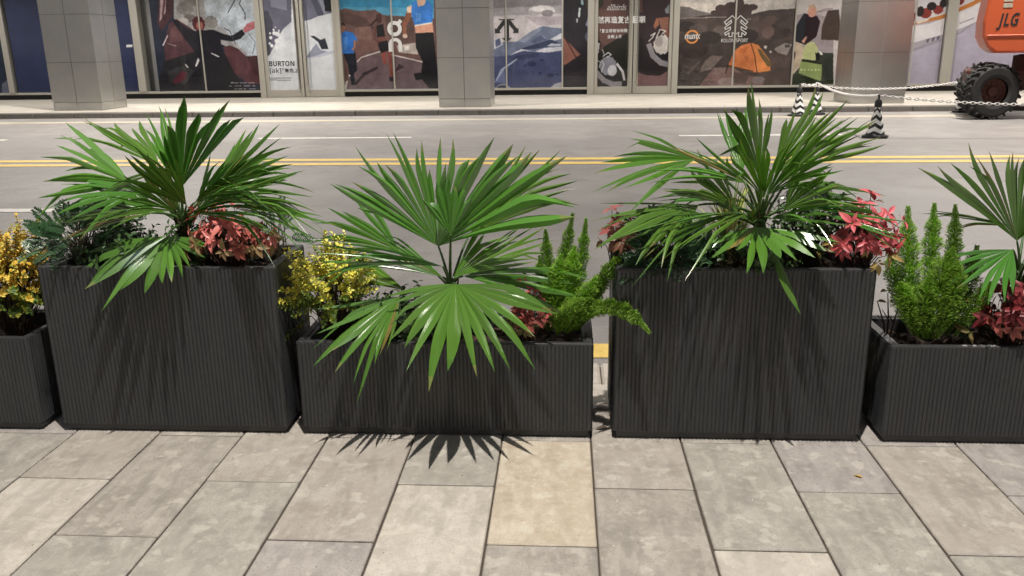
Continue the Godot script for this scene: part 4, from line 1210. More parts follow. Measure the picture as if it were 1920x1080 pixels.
func plume(a: Vector3, b: Vector3, c: Vector3, rad: float, seed_: int) -> ArrayMesh:
	var g := Geo.new()
	g.use_col = true
	var pos := func(f: float) -> Vector3:
		return a * (1 - f) * (1 - f) + (b * 2.0 - (a + c) * 0.5) * 2.0 * f * (1 - f) + c * f * f
	var length := a.distance_to(b) + b.distance_to(c)
	g.col = Color(0.06, 0.12, 0.02)
	var path := []
	var rr := []
	for i in 9:
		path.append(pos.call(i / 8.0))
		rr.append(lerpf(0.003, 0.001, i / 8.0))
	g.tube(path, rr, 5, false)
	var n := int(length * 6500.0)
	var old := r(0.7, 1.25)
	for i in n:
		var f := (i + 0.5) / n
		var o: Vector3 = pos.call(f)
		var t: Vector3 = (pos.call(minf(f + 0.02, 1.0)) - pos.call(maxf(f - 0.02, 0.0))).normalized()
		var shape := (0.2 + 0.8 * smoothstep(0.02, 0.3, f)) * (1.0 - 0.85 * pow(smoothstep(0.5, 1.0, f), 2.6)) * (1.0 + 0.16 * sin(f * 40.0 + seed_))
		var s1 := t.cross(Vector3(0.31, 0.2, 0.92)).normalized().rotated(t, i * 2.39996 + r(-0.4, 0.4))
		var d := (s1 + t * r(0.35, 0.9)).normalized()
		var l := rad * shape * r(0.72, 1.12) + 0.003
		var k := old * r(0.55, 1.35)
		g.col = Color(0.28 * k, 0.47 * k, 0.06 * k)
		var w := d.cross(t).normalized() * 0.0021
		var root := o + d * l * r(0.25, 0.55)
		var tip := o + d * l
		var mid := root.lerp(tip, 0.55)
		var nrm := (d.cross(w)).normalized()
		if nrm.dot(s1 + Vector3(0, 0.5, 0)) < 0.0:
			nrm = -nrm
		g.ftri(root - w, root + w, tip, nrm)
		# a few side needles make the tuft read as fluff
		var e := (d + w.normalized() * r(-1.2, 1.2)).normalized() * l * 0.32
		g.ftri(mid - t * 0.0018, mid + t * 0.0018, mid + e * 0.7, nrm)
	return g.done()

func foxtail(key: String, base: Vector3, label: String) -> void:
	var t := thing("foxtail_fern", label, "fern", base, 0.0, "foxtail ferns")
	var k := 0
	for f in PLUMES[key]:
		part("plume", plume(f[0] - base, f[1] - base, f[2] - base, f[3] * 1.25, k), mats.fern, t)
		k += 1

func grass_clump(called: String, base: Vector3, count: int, length: float, width: float, spread: float, cols: Array, label: String) -> void:
	var t := thing(called, label, "grass plant", base)
	var g := Geo.new()
	g.use_col = true
	for i in count:
		var an := r(0, TAU)
		var d := Vector3(cos(an), 0, sin(an))
		var l := length * r(0.6, 1.1)
		var out := spread * r(0.25, 1.0)
		var o := d * r(0.0, 0.025)
		var sd := d.cross(Vector3.UP) * width * 0.5 * r(0.7, 1.2)
		g.col = cols[i % cols.size()] * r(0.75, 1.25)
		var pts := []
		for j in 8:
			var f := j / 7.0
			pts.append(o + d * out * l * f * f + Vector3(0, l * (f - 0.42 * out * f * f * f), 0))
		for j in 7:
			var w0 := 1.0 - pow(j / 7.0, 2.5)
			var w1 := 1.0 - pow((j + 1) / 7.0, 2.5)
			g.quad(pts[j] - sd * w0, pts[j] + sd * w0, pts[j + 1] + sd * w1, pts[j + 1] - sd * w1, (Vector3.UP + d * 0.3))
	var o2 := part("blades", g.done(), mats.grass, t)
	o2.set_meta("kind", "stuff")

# ------------------------------------------------------------------ street
func street() -> void:
	# near pavement: stone slabs in half bond on a mortar bed, a pale edge course and kerb stones
	var pv := setting("pavement")
	var g := Geo.new()
	g.box(Vector3(-30, -0.3, KERB_Z + 0.03), Vector3(30, -0.009, 12), 0.0)
	part("mortar_bed", g.done(), mats.mortar, pv)
	var pw := 0.3295
	var pl := 0.69
	var meshes := []
	for k in 4:
		g = Geo.new()
		g.box(Vector3(-pw * 0.5 + 0.0034 + 0.0012 * (k % 2), -0.05, -pl * 0.5 + 0.003), Vector3(pw * 0.5 - 0.0034, 0, pl * 0.5 - 0.003 - 0.0012 * (k / 2)), 0.0035)
		meshes.append(g.done())
	g = Geo.new()
	g.box(Vector3(-pw * 0.5 + 0.003, -0.05, -pl * 0.25 + 0.004), Vector3(pw * 0.5 - 0.003, 0, pl * 0.25 - 0.003), 0.003)
	var special := {"-1,0": 4, "1,1": 5, "-2,1": 5, "3,1": 0, "2,0": 1, "0,0": 0, "-5,1": 0, "4,0": 2, "5,0": 3, "-3,0": 1, "-4,0": 0, "-5,0": 2, "-6,1": 5, "-4,1": 0, "-3,1": 3, "-2,0": 0, "0,1": 2, "2,1": 0, "3,0": 1}
	for c in range(-13, 14):
		var x := 0.103 + (c + 0.5) * pw
		for row in range(-1, 9):
			var zf: float = (-2.18 if posmod(c, 2) == 1 else -2.525) + (row - 1) * pl
			# slab from zf to zf + pl; the first row is cut to the edge course
			if zf < -3.16:
				var z1 := zf + pl
				if z1 < -3.0:
					continue
				var gg := Geo.new()
				gg.box(Vector3(-pw * 0.5 + 0.003, -0.05, -3.16 + 0.003), Vector3(pw * 0.5 - 0.003, 0, z1 - 0.003), 0.003)
				part("slab", gg.done(), mats.stone[int(r(0, 3.99))], pv, Transform3D(Basis(), Vector3(x, r(-0.001, 0.0006), 0)))
				continue
			var kind: int = [0, 1, 2, 3, 0, 1, 2, 0, 5][int(r(0, 8.99))]
			var key := "%d,%d" % [c, row]
			if special.has(key):
				kind = special[key]
			var tilt := Basis.from_euler(Vector3(r(-0.001, 0.001), r(-0.0015, 0.0015), r(-0.001, 0.001)))
			part("slab", meshes[int(r(0, 3.99))], mats.stone[kind + 6 * int(r(0, 1.99))], pv, Transform3D(tilt, Vector3(x + r(-0.0008, 0.0008), r(-0.0014, 0.0006), zf + pl * 0.5)))
	for i in range(-10, 10):
		g = Geo.new()
		g.box(Vector3(i * 0.6 + 0.003, -0.05, -3.42), Vector3(i * 0.6 + 0.597, 0.0, -3.163), 0.003)
		part("edge_slab", g.done(), mats.granite, pv)
	for i in range(-30, 30):
		g = Geo.new()
		g.box(Vector3(i + 0.17, -0.3, KERB_Z), Vector3(i + 1.165, 0.002, -3.424), 0.012)
		part("kerb_stone", g.done(), mats.granite, pv)
	# the road with its paint
	var rd := setting("road")
	g = Geo.new()
	g.quad(Vector3(-45, ROAD_Y, KERB_Z + 0.02), Vector3(45, ROAD_Y, KERB_Z + 0.02), Vector3(45, ROAD_Y, FAR_KERB_Z - 0.02), Vector3(-45, ROAD_Y, FAR_KERB_Z - 0.02), Vector3.UP)
	part("asphalt", g.done(), mats.asphalt, rd)
	var lines := [["yellow_line", -45.0, 45.0, -4.27, -4.06, mats.yellow_paint], ["yellow_line", -45.0, 45.0, -12.2, -11.96, mats.yellow_paint], ["yellow_line", -45.0, 45.0, -11.74, -11.5, mats.yellow_paint],
		["gutter_line", -45.0, 45.0, -19.3, -18.85, mats.pale_strip]]
	for k in range(-4, 5):
		lines.append(["white_line", -5.54 + k * 7.55, -2.74 + k * 7.55, -15.3, -15.12, mats.white_paint])
		lines.append(["white_line", -8.6 + k * 8.0 - 0.0, -4.7 + k * 8.0, -8.24, -8.06, mats.white_paint])
	for l in lines:
		if l[0] == "white_line" and (l[3] > -9.0) and (l[1] > -6.0 and l[1] < 6.0):
			continue
		g = Geo.new()
		g.quad(Vector3(l[1], ROAD_Y + 0.004, l[4]), Vector3(l[2], ROAD_Y + 0.004, l[4]), Vector3(l[2], ROAD_Y + 0.004, l[3]), Vector3(l[1], ROAD_Y + 0.004, l[3]), Vector3.UP)
		part(l[0], g.done(), l[5], rd)
	# far pavement
	var fp := setting("far_pavement")
	g = Geo.new()
	g.box(Vector3(-45, -0.3, SHOP_Z - 0.6), Vector3(45, 0.0, FAR_KERB_Z - 0.302), 0.0)
	part("paving", g.done(), mats.far_stone, fp)
	for i in range(-24, 24):
		g = Geo.new()
		g.box(Vector3(i + 0.004, -0.3, FAR_KERB_Z - 0.3), Vector3(i + 0.996, 0.002 + r(-0.002, 0.002), FAR_KERB_Z), 0.015)
		part("kerb_stone", g.done(), mats.far_kerb, fp)

# ------------------------------------------------------------------ steel-clad pillars
func pillar(cx: float, label: String) -> void:
	var zf := -21.45
	var w := 1.3
	var t := thing("pillar", label, "pillar", Vector3(cx, 0.003, zf - w * 0.5), 0.0, "steel clad pillars of the shop front")
	var g := Geo.new()
	g.box(Vector3(-w * 0.5 + 0.02, 0, -w * 0.5 + 0.02), Vector3(w * 0.5 - 0.02, 4.6, w * 0.5 - 0.02))
	part("core", g.done(), mats.fascia, t)
	var rows := [0.0, 0.2, 1.19, 2.35, 3.5, 4.6]
	for f in 4:
		for c in 2:
			for k in rows.size() - 1:
				g = Geo.new()
				var hw := w * 0.25 - 0.007
				var hh: float = (rows[k + 1] - rows[k]) * 0.5 - 0.007
				var m := Geo.new()
				# a slightly dished sheet, as thin steel is
				var nx := 6
				var ny := 8
				var dish := r(-0.004, 0.004)
				var roll := r(-0.003, 0.003)
				var pt := func(i: int, j: int) -> Vector3:
					var u := -1.0 + 2.0 * i / nx
					var v := -1.0 + 2.0 * j / ny
					return Vector3(u * hw, v * hh, dish * (1 - u * u) * (1 - v * v) + roll * u * v)
				var nm := func(i: int, j: int) -> Vector3:
					var u := -1.0 + 2.0 * i / nx
					var v := -1.0 + 2.0 * j / ny
					return Vector3((dish * 2.0 * u * (1 - v * v) - roll * v) / hw, (dish * 2.0 * v * (1 - u * u) - roll * u) / hh, 1).normalized()
				for i in nx:
					for j in ny:
						m.nquad(pt.call(i, j), pt.call(i + 1, j), pt.call(i + 1, j + 1), pt.call(i, j + 1), nm.call(i, j), nm.call(i + 1, j), nm.call(i + 1, j + 1), nm.call(i, j + 1))
				for s in [-1.0, 1.0]:
					m.quad(Vector3(s * hw, -hh, 0), Vector3(s * hw, hh, 0), Vector3(s * hw, hh, -0.018), Vector3(s * hw, -hh, -0.018), Vector3(s, 0, 0))
					m.quad(Vector3(-hw, s * hh, 0), Vector3(hw, s * hh, 0), Vector3(hw, s * hh, -0.018), Vector3(-hw, s * hh, -0.018), Vector3(0, s, 0))
				var inset := 0.012 if k == 0 else 0.0
				var b := Basis(Vector3.UP, f * PI / 2)
				var o := b * Vector3((-0.5 if c == 0 else 0.5) * (w * 0.5) , 0, w * 0.5 - inset)
				part("steel_panel", m.done(), mats.steel, t, Transform3D(b, o + Vector3(0, (rows[k] + rows[k + 1]) * 0.5, 0)))

# ------------------------------------------------------------------ shop front
func shop() -> void:
	var t := thing("shop_building", "long glazed shop front with aluminium frames and posters across the road", "building", Vector3(0, 0.003, SHOP_Z))
	var g := Geo.new()
	g.box(Vector3(-24, 0, -0.5), Vector3(24, 3.5, -0.42))
	part("inner_wall", g.done(), mats.dark_wall, t)
	g = Geo.new()
	g.box(Vector3(-24, 3.5, -0.6), Vector3(24, 6.2, 0.12), 0.01)
	part("fascia", g.done(), mats.fascia, t)
	# recessed dark base and sill between the doors
	for s in [[-24.0, -9.5], [-6.85, 0.7], [3.4, 24.0]]:
		g = Geo.new()
		g.box(Vector3(s[0], 0, -0.3), Vector3(s[1], 0.15, -0.03))
		part("base", g.done(), mats.black, t)
		g = Geo.new()
		g.box(Vector3(s[0], 0.15, -0.3), Vector3(s[1], 0.215, 0.05), 0.006)
		part("sill", g.done(), mats.alu, t)
	for m in [[-17.6, 0.18], [-13.3, 0.24], [-9.42, 0.18], [-6.92, 0.14], [0.79, 0.2], [3.33, 0.18], [11.32, 0.3], [14.02, 0.14], [18.0, 0.2], [-22.0, 0.2]]:
		g = Geo.new()
		g.box(Vector3(m[0] - m[1] * 0.5, 0.0 if absf(m[0] + 8.0) < 1.6 or absf(m[0] - 2.0) < 1.6 else 0.215, -0.2), Vector3(m[0] + m[1] * 0.5, 3.5, 0.09), 0.008)
		part("mullion", g.done(), mats.alu, t)
	for x in [-11.28, -5.27, -1.78, -0.07, 5.08, 6.84, 10.3, -15.4]:
		g = Geo.new()
		g.box(Vector3(x - 0.022, 0.215, -0.03), Vector3(x + 0.022, 3.5, 0.012), 0.004)
		part("glazing_bar", g.done(), mats.alu, t)
	var bays := [[-21.9, -17.69], [-17.51, -13.42], [-13.18, -11.3], [-11.26, -9.51], [-6.85, -5.292], [-5.248, -1.802], [-1.758, -0.092], [-0.048, 0.69], [3.42, 5.058], [5.102, 6.818], [6.862, 10.278], [10.322, 11.17], [11.47, 13.95], [14.09, 17.9]]
	for b in bays:
		g = Geo.new()
		g.box(Vector3(b[0], 0.216, -0.012), Vector3(b[1], 3.5, -0.002))
		part("pane", g.done(), mats.glass, t)
	for d in [[-9.33, -8.12, 1], [-8.1, -6.99, -1], [0.89, 2.05, 1], [2.07, 3.24, -1]]:
		var dr := Node3D.new()
		dr.name = "door"
		dr.position = Vector3(d[0], 0.006, 0.0)
		t.add_child(dr, true)
		var w: float = d[1] - d[0]
		g = Geo.new()
		g.box(Vector3(0.004, 0, -0.04), Vector3(0.11, 3.4, 0.035), 0.006)
		g.box(Vector3(w - 0.11, 0, -0.04), Vector3(w - 0.004, 3.4, 0.035), 0.006)
		g.box(Vector3(0.1095, 3.22, -0.038), Vector3(w - 0.1095, 3.399, 0.033), 0.004)
		part("frame", g.done(), mats.alu, dr)
		g = Geo.new()
		g.box(Vector3(0.1095, 0.004, -0.038), Vector3(w - 0.1095, 0.22, 0.033), 0.004)
		part("kick_rail", g.done(), mats.alu, dr)
		g = Geo.new()
		g.box(Vector3(0.1105, 0.2205, -0.012), Vector3(w - 0.1105, 3.2195, -0.002))
		part("pane", g.done(), mats.glass, dr)
		var hx: float = w - 0.13 if d[2] == 1 else 0.13
		g = Geo.new()
		g.tube([Vector3(hx, 0.12, 0.11), Vector3(hx, 2.9, 0.11)], [0.019, 0.019], 10)
		for y in [0.35, 1.13, 2.6]:
			g.tube([Vector3(hx + (0.06 if d[2] == 1 else -0.06), y, 0.03), Vector3(hx, y, 0.11)], [0.012, 0.012], 8)
		part("handle", g.done(), mats.chrome, dr)
	var pz := SHOP_Z - 0.04
	var lz := SHOP_Z - 0.036
	poster("shoe_edge", "dark poster with a turquoise stripe left of the navy panel", pz)
	var nv := poster("navy", "plain navy blue panel behind the left steel pillar", pz)
	g = Geo.new()
	for q in [[-13.664, 1.58, 0.19, 0.075], [-13.43, 1.53, 0.045, 0.12], [-13.36, 1.53, 0.045, 0.12]]:
		g.prism(PackedVector2Array([Vector2(q[0], q[1]), Vector2(q[0] + q[2], q[1]), Vector2(q[0] + q[2] + 0.02, q[1] + q[3]), Vector2(q[0] + 0.02, q[1] + q[3])]), 0.0, 0.003)
	part("lettering", g.done(), mats.white_print, nv, Transform3D(Basis(), Vector3(0.0, 0.0, lz) - nv.position + Vector3(-0.05, 0, 0)))
	poster("climber", "poster of a climber in black reaching across pale rock", pz)
	var sl := poster("snow_left", "snow poster with black lettering on the left leaf of a glass door", pz)
	letters("BURTON", Vector3(-9.2, 0.95, lz), 0.15, 0.8, mats.black_print, sl)
	letters("[ak]", Vector3(-9.2, 0.76, lz), 0.14, 0.36, mats.black_print, sl, false)
	letters("®", Vector3(-8.81, 0.83, lz), 0.06, 0.07, mats.black_print, sl, false)
	characters(["xin", "se", "shang", "shi"], Vector3(-8.71, 0.755, lz), 0.12, 0.145, 0.013, mats.black_print, sl)
	poster("snow_right", "snow poster with a lone snowboarder on a glass door leaf", pz)
	var ru := poster("runners", "poster of runners on a desert road under blue sky", pz)
	g = Geo.new()
	var ring_o := PackedVector2Array()
	for i in 28:
		var a0 := TAU * i / 28.0
		var a1 := TAU * (i + 1) / 28.0
		g.prism(PackedVector2Array([Vector2(cos(a0), sin(a0)) * 0.225, Vector2(cos(a1), sin(a1)) * 0.225, Vector2(cos(a1), sin(a1)) * 0.115, Vector2(cos(a0), sin(a0)) * 0.115]), 0, 0.003)
	g.prism(PackedVector2Array([Vector2(0.1, 0.2), Vector2(0.18, 0.13), Vector2(0.25, 0.21), Vector2(0.17, 0.28)]), 0, 0.0036)
	for i in 14:
		var a0 := PI * i / 14.0
		var a1 := PI * (i + 1) / 14.0
		g.prism(PackedVector2Array([Vector2(cos(a0) * 0.21, -0.47 + sin(a0) * 0.2), Vector2(cos(a1) * 0.21, -0.47 + sin(a1) * 0.2), Vector2(cos(a1) * 0.1, -0.47 + sin(a1) * 0.1), Vector2(cos(a0) * 0.1, -0.47 + sin(a0) * 0.1)]), 0, 0.003)
	for s in [-1.0, 1.0]:
		g.prism(PackedVector2Array([Vector2(s * 0.1, -0.68), Vector2(s * 0.21, -0.68), Vector2(s * 0.21, -0.4705), Vector2(s * 0.1, -0.4705)]), 0, 0.003)
	part("logo", g.done(), mats.white_print, ru, Transform3D(Basis(), Vector3(-5.2, 2.02, lz) - ru.position))
	var mo := poster("mountain", "poster of snowy blue mountains with a black arrow emblem", pz)
	g = Geo.new()
	g.prism(PackedVector2Array([Vector2(-0.235, 0.0), Vector2(0.235, 0.0), Vector2(0.235, 0.03), Vector2(-0.235, 0.03)]), 0, 0.003)
	g.prism(PackedVector2Array([Vector2(-0.07, -0.002), Vector2(0.07, -0.002), Vector2(0.07, -0.52), Vector2(0.16, -0.52), Vector2(0.0, -0.645), Vector2(-0.16, -0.52), Vector2(-0.07, -0.52)]), 0, 0.0034)
	for s in [-1.0, 1.0]:
		g.prism(PackedVector2Array([Vector2(s * 0.075, -0.002), Vector2(s * 0.075, -0.14), Vector2(s * 0.215, -0.31), Vector2(s * 0.185, -0.38), Vector2(s * 0.36, -0.38), Vector2(s * 0.36, -0.23), Vector2(s * 0.315, -0.25), Vector2(s * 0.115, -0.002)]), 0, 0.003)
	part("emblem", g.done(), mats.black_print, mo, Transform3D(Basis(), Vector3(-1.76, 2.22, lz) - mo.position))
	poster("shoes_side", "narrow dark poster with a brown box beside the glass doors", pz)
	var al := poster("shoes_left", "brown poster of a grey lace-up shoe with white lettering", pz)
	letters("allbirds", Vector3(1.24, 2.47, lz), 0.15, 0.56, mats.white_print, al, false, true, 0.25)
	characters(["ran", "zai", "zao", "fu", "gu"], Vector3(0.99, 2.09, lz), 0.18, 0.2, 0.027, mats.white_print, al)
	characters(["open", "fu", "gu", "pin", "jie", "xiu", "xian", "xie"], Vector3(1.0, 1.82, lz), 0.095, 0.112, 0.013, mats.white_print, al)
	characters(["quan", "xin", "shang", "shi"], Vector3(1.29, 1.65, lz), 0.095, 0.11, 0.013, mats.white_print, al)
	var ar := poster("shoes_right", "dark poster of a pale shoe with white laces", pz)
	characters(["hui"], Vector3(2.03, 2.09, SHOP_Z + 0.037), 0.18, 0.2, 0.027, mats.white_print, ar)
	characters(["chao"], Vector3(2.22, 2.09, lz), 0.18, 0.2, 0.027, mats.white_print, ar)
	var te := poster("tent", "poster of an orange tent among rocks", pz)
	letters("KOLON SPORT", Vector3(4.69, 1.49, lz), 0.1, 0.79, mats.white_print, te, false)
	g = Geo.new()
	var tree := [Vector2(0, 0.48), Vector2(-0.12, 0.6), Vector2(-0.34, 0.42), Vector2(-0.29, 0.345), Vector2(-0.15, 0.47), Vector2(-0.135, 0.4), Vector2(-0.33, 0.26), Vector2(-0.295, 0.205), Vector2(-0.16, 0.28), Vector2(-0.16, 0.2), Vector2(-0.32, 0.1), Vector2(-0.285, 0.04), Vector2(-0.19, 0.11), Vector2(-0.19, 0.0), Vector2(-0.095, 0.0), Vector2(-0.095, 0.12), Vector2(-0.03, 0.08)]
	for s in [-1.0, 1.0]:
		for i in tree.size() - 1:
			g.stroke(Vector2(tree[i].x * s, tree[i].y), Vector2(tree[i + 1].x * s, tree[i + 1].y), 0.022, 0.0, 0.003 + 0.0002 * (i % 2))
	part("emblem", g.done(), mats.white_print, te, Transform3D(Basis(), Vector3(5.1, 1.65, lz) - te.position))
	g = Geo.new()  # reflection of a round neon sign in the glass, painted onto the poster
	for s in [[0.3, 2.84], [3.44, 5.98]]:
		for i in 10:
			var a0 := lerpf(s[0], s[1], i / 10.0)
			var a1 := lerpf(s[0], s[1], (i + 1) / 10.0)
			g.prism(PackedVector2Array([Vector2(cos(a0), sin(a0)) * 0.2, Vector2(cos(a1), sin(a1)) * 0.2, Vector2(cos(a1), sin(a1)) * 0.15, Vector2(cos(a0), sin(a0)) * 0.15]), 0, 0.003)
	part("painted_sign_reflection", g.done(), mats.reflected_orange, te, Transform3D(Basis(), Vector3(3.82, 1.66, lz) - te.position))
	g = Geo.new()  # white bars painted for the lettering of the reflected sign
	for i in 7:
		g.stroke(Vector2(-0.2 + i * 0.055, -0.045), Vector2(-0.2 + i * 0.055, 0.045), 0.028, 0, 0.003)
	for l in [[-0.2, 0.05, -0.1, 0.05], [-0.09, -0.05, 0.0, -0.05], [0.01, 0.05, 0.1, 0.05], [0.16, -0.05, 0.22, 0.06], [0.22, -0.05, 0.16, 0.06]]:
		g.stroke(Vector2(l[0], l[1]), Vector2(l[2], l[3]), 0.02, 0, 0.0036)
	part("painted_sign_reflection", g.done(), mats.white_print, te, Transform3D(Basis(), Vector3(3.82, 1.66, lz + 0.0005) - te.position))
	poster("man", "poster of a person in a black jacket beside a green chair", pz)
	poster("boat_left", "poster of a white boat with orange stripe beside the right pillar", pz)
	poster("boat_right", "poster of the white boat bow above pale lilac water", pz)
	poster("red_print", "pale poster with a red shape seen under the orange lift", pz)

func canopy(col: Color) -> void:
	# the roof the pillars carry, above the picture, with round lights in its soffit
	var t := thing("canopy", "flat canopy over the shop front pavement carried by the pillars", "canopy", Vector3(0, 4.61, -23.8))
	var g := Geo.new()
	g.box(Vector3(-24, 0, -2.85), Vector3(24, 0.5, 2.9), 0.02)
	part("roof_slab", g.done(), mats.fascia, t)
	for i in 9:
		var x := -18.0 + i * 4.5
		var d := thing("canopy_light", "round canopy downlight above %s" % ["the far left shop bay", "the navy blue panel", "the climber poster", "the snow poster doors", "the mountain poster", "the tent poster", "the pillar beside the boat poster", "the red print poster", "the shop bay past the red print"][i], "light", Vector3(x, 4.6, -24.2), 0.0, "downlights in the canopy soffit")
		g = Geo.new()
		g.lathe([[0.1, 0.0], [0.14, -0.012], [0.15, 0.004]], 20)
		part("trim_ring", g.done(), mats.alu, d)
		g = Geo.new()
		g.lathe([[0.001, -0.004], [0.1, -0.003]], 20)
		var em := mat(Color(1, 1, 1), 0.4)
		em.emission_enabled = true
		em.emission = col
		em.emission_energy_multiplier = 5.0
		part("lamp_lens", g.done(), em, d)
		var l := SpotLight3D.new()
		l.name = "lamp_light"
		l.light_color = col
		l.light_energy = 16.5
		l.light_size = 0.1
		l.spot_angle = 74.0
		l.spot_angle_attenuation = 0.7
		l.spot_range = 40.0
		l.spot_attenuation = 2.0
		l.shadow_enabled = true
		d.add_child(l)
		l.position = Vector3(0, -0.05, 0)
		l.rotation = Vector3(-PI / 2, 0, 0)

# ------------------------------------------------------------------ cones and chains
func cone(at: Vector3, turn: float, label: String) -> void:
	var t := thing("traffic_cone", label, "traffic cone", at + Vector3(0, 0.003, 0), turn, "striped traffic cones with chains")
	var g := Geo.new()
	var pts := PackedVector2Array()
	for i in 8:
		var a := TAU * (i + 0.5) / 8.0
		pts.append(Vector2(cos(a), sin(a)) * 0.215)
	g.prism(pts, 0.0, 0.035, Transform3D(Basis(Vector3.RIGHT, -PI / 2), Vector3.ZERO))
	g.lathe([[0.185, 0.036], [0.16, 0.055], [0.15, 0.056]], 24)
	part("base", g.done(), mats.rubber, t)
	g = Geo.new()
	g.lathe([[0.15, 0.05], [0.132, 0.12], [0.113, 0.2], [0.094, 0.28], [0.075, 0.36], [0.056, 0.44], [0.043, 0.5]], 28)
	part("striped_body", g.done(), mats.cone, t)
	g = Geo.new()
	g.lathe([[0.058, 0.502], [0.06, 0.545], [0.052, 0.6], [0.03, 0.622], [0.016, 0.63], [0.016, 0.665], [0.024, 0.672], [0.024, 0.695], [0.012, 0.703], [0.001, 0.704]], 18)
	g.lathe([[0.044, 0.495], [0.058, 0.503]], 18)
	part("chain_cap", g.done(), mats.rubber, t)

func chain(a: Vector3, b: Vector3, sag: float, label: String) -> void:
	var t := thing("plastic_chain", label, "chain", a, 0.0, "white chains between the cones")
	var g := Geo.new()
	var pos := func(f: float) -> Vector3:
		return (b - a) * f - Vector3(0, sag * 4.0 * f * (1 - f), 0)
	var n := int(a.distance_to(b) / 0.062)
	for i in n:
		var p: Vector3 = pos.call((i + 0.5) / n)
		var d: Vector3 = (pos.call((i + 1.0) / n) - pos.call(float(i) / n)).normalized()
		var s := d.cross(Vector3.UP).normalized()
		if i % 2 == 1:
			s = d.cross(s).normalized()
		var path := []
		var rad := []
		for k in 13:
			var an := TAU * k / 12.0
			path.append(p + d * cos(an) * 0.042 + s * sin(an) * 0.02)
			rad.append(0.0075)
		g.tube(path, rad, 5, false)
	part("links", g.done(), mats.white_plastic, t)

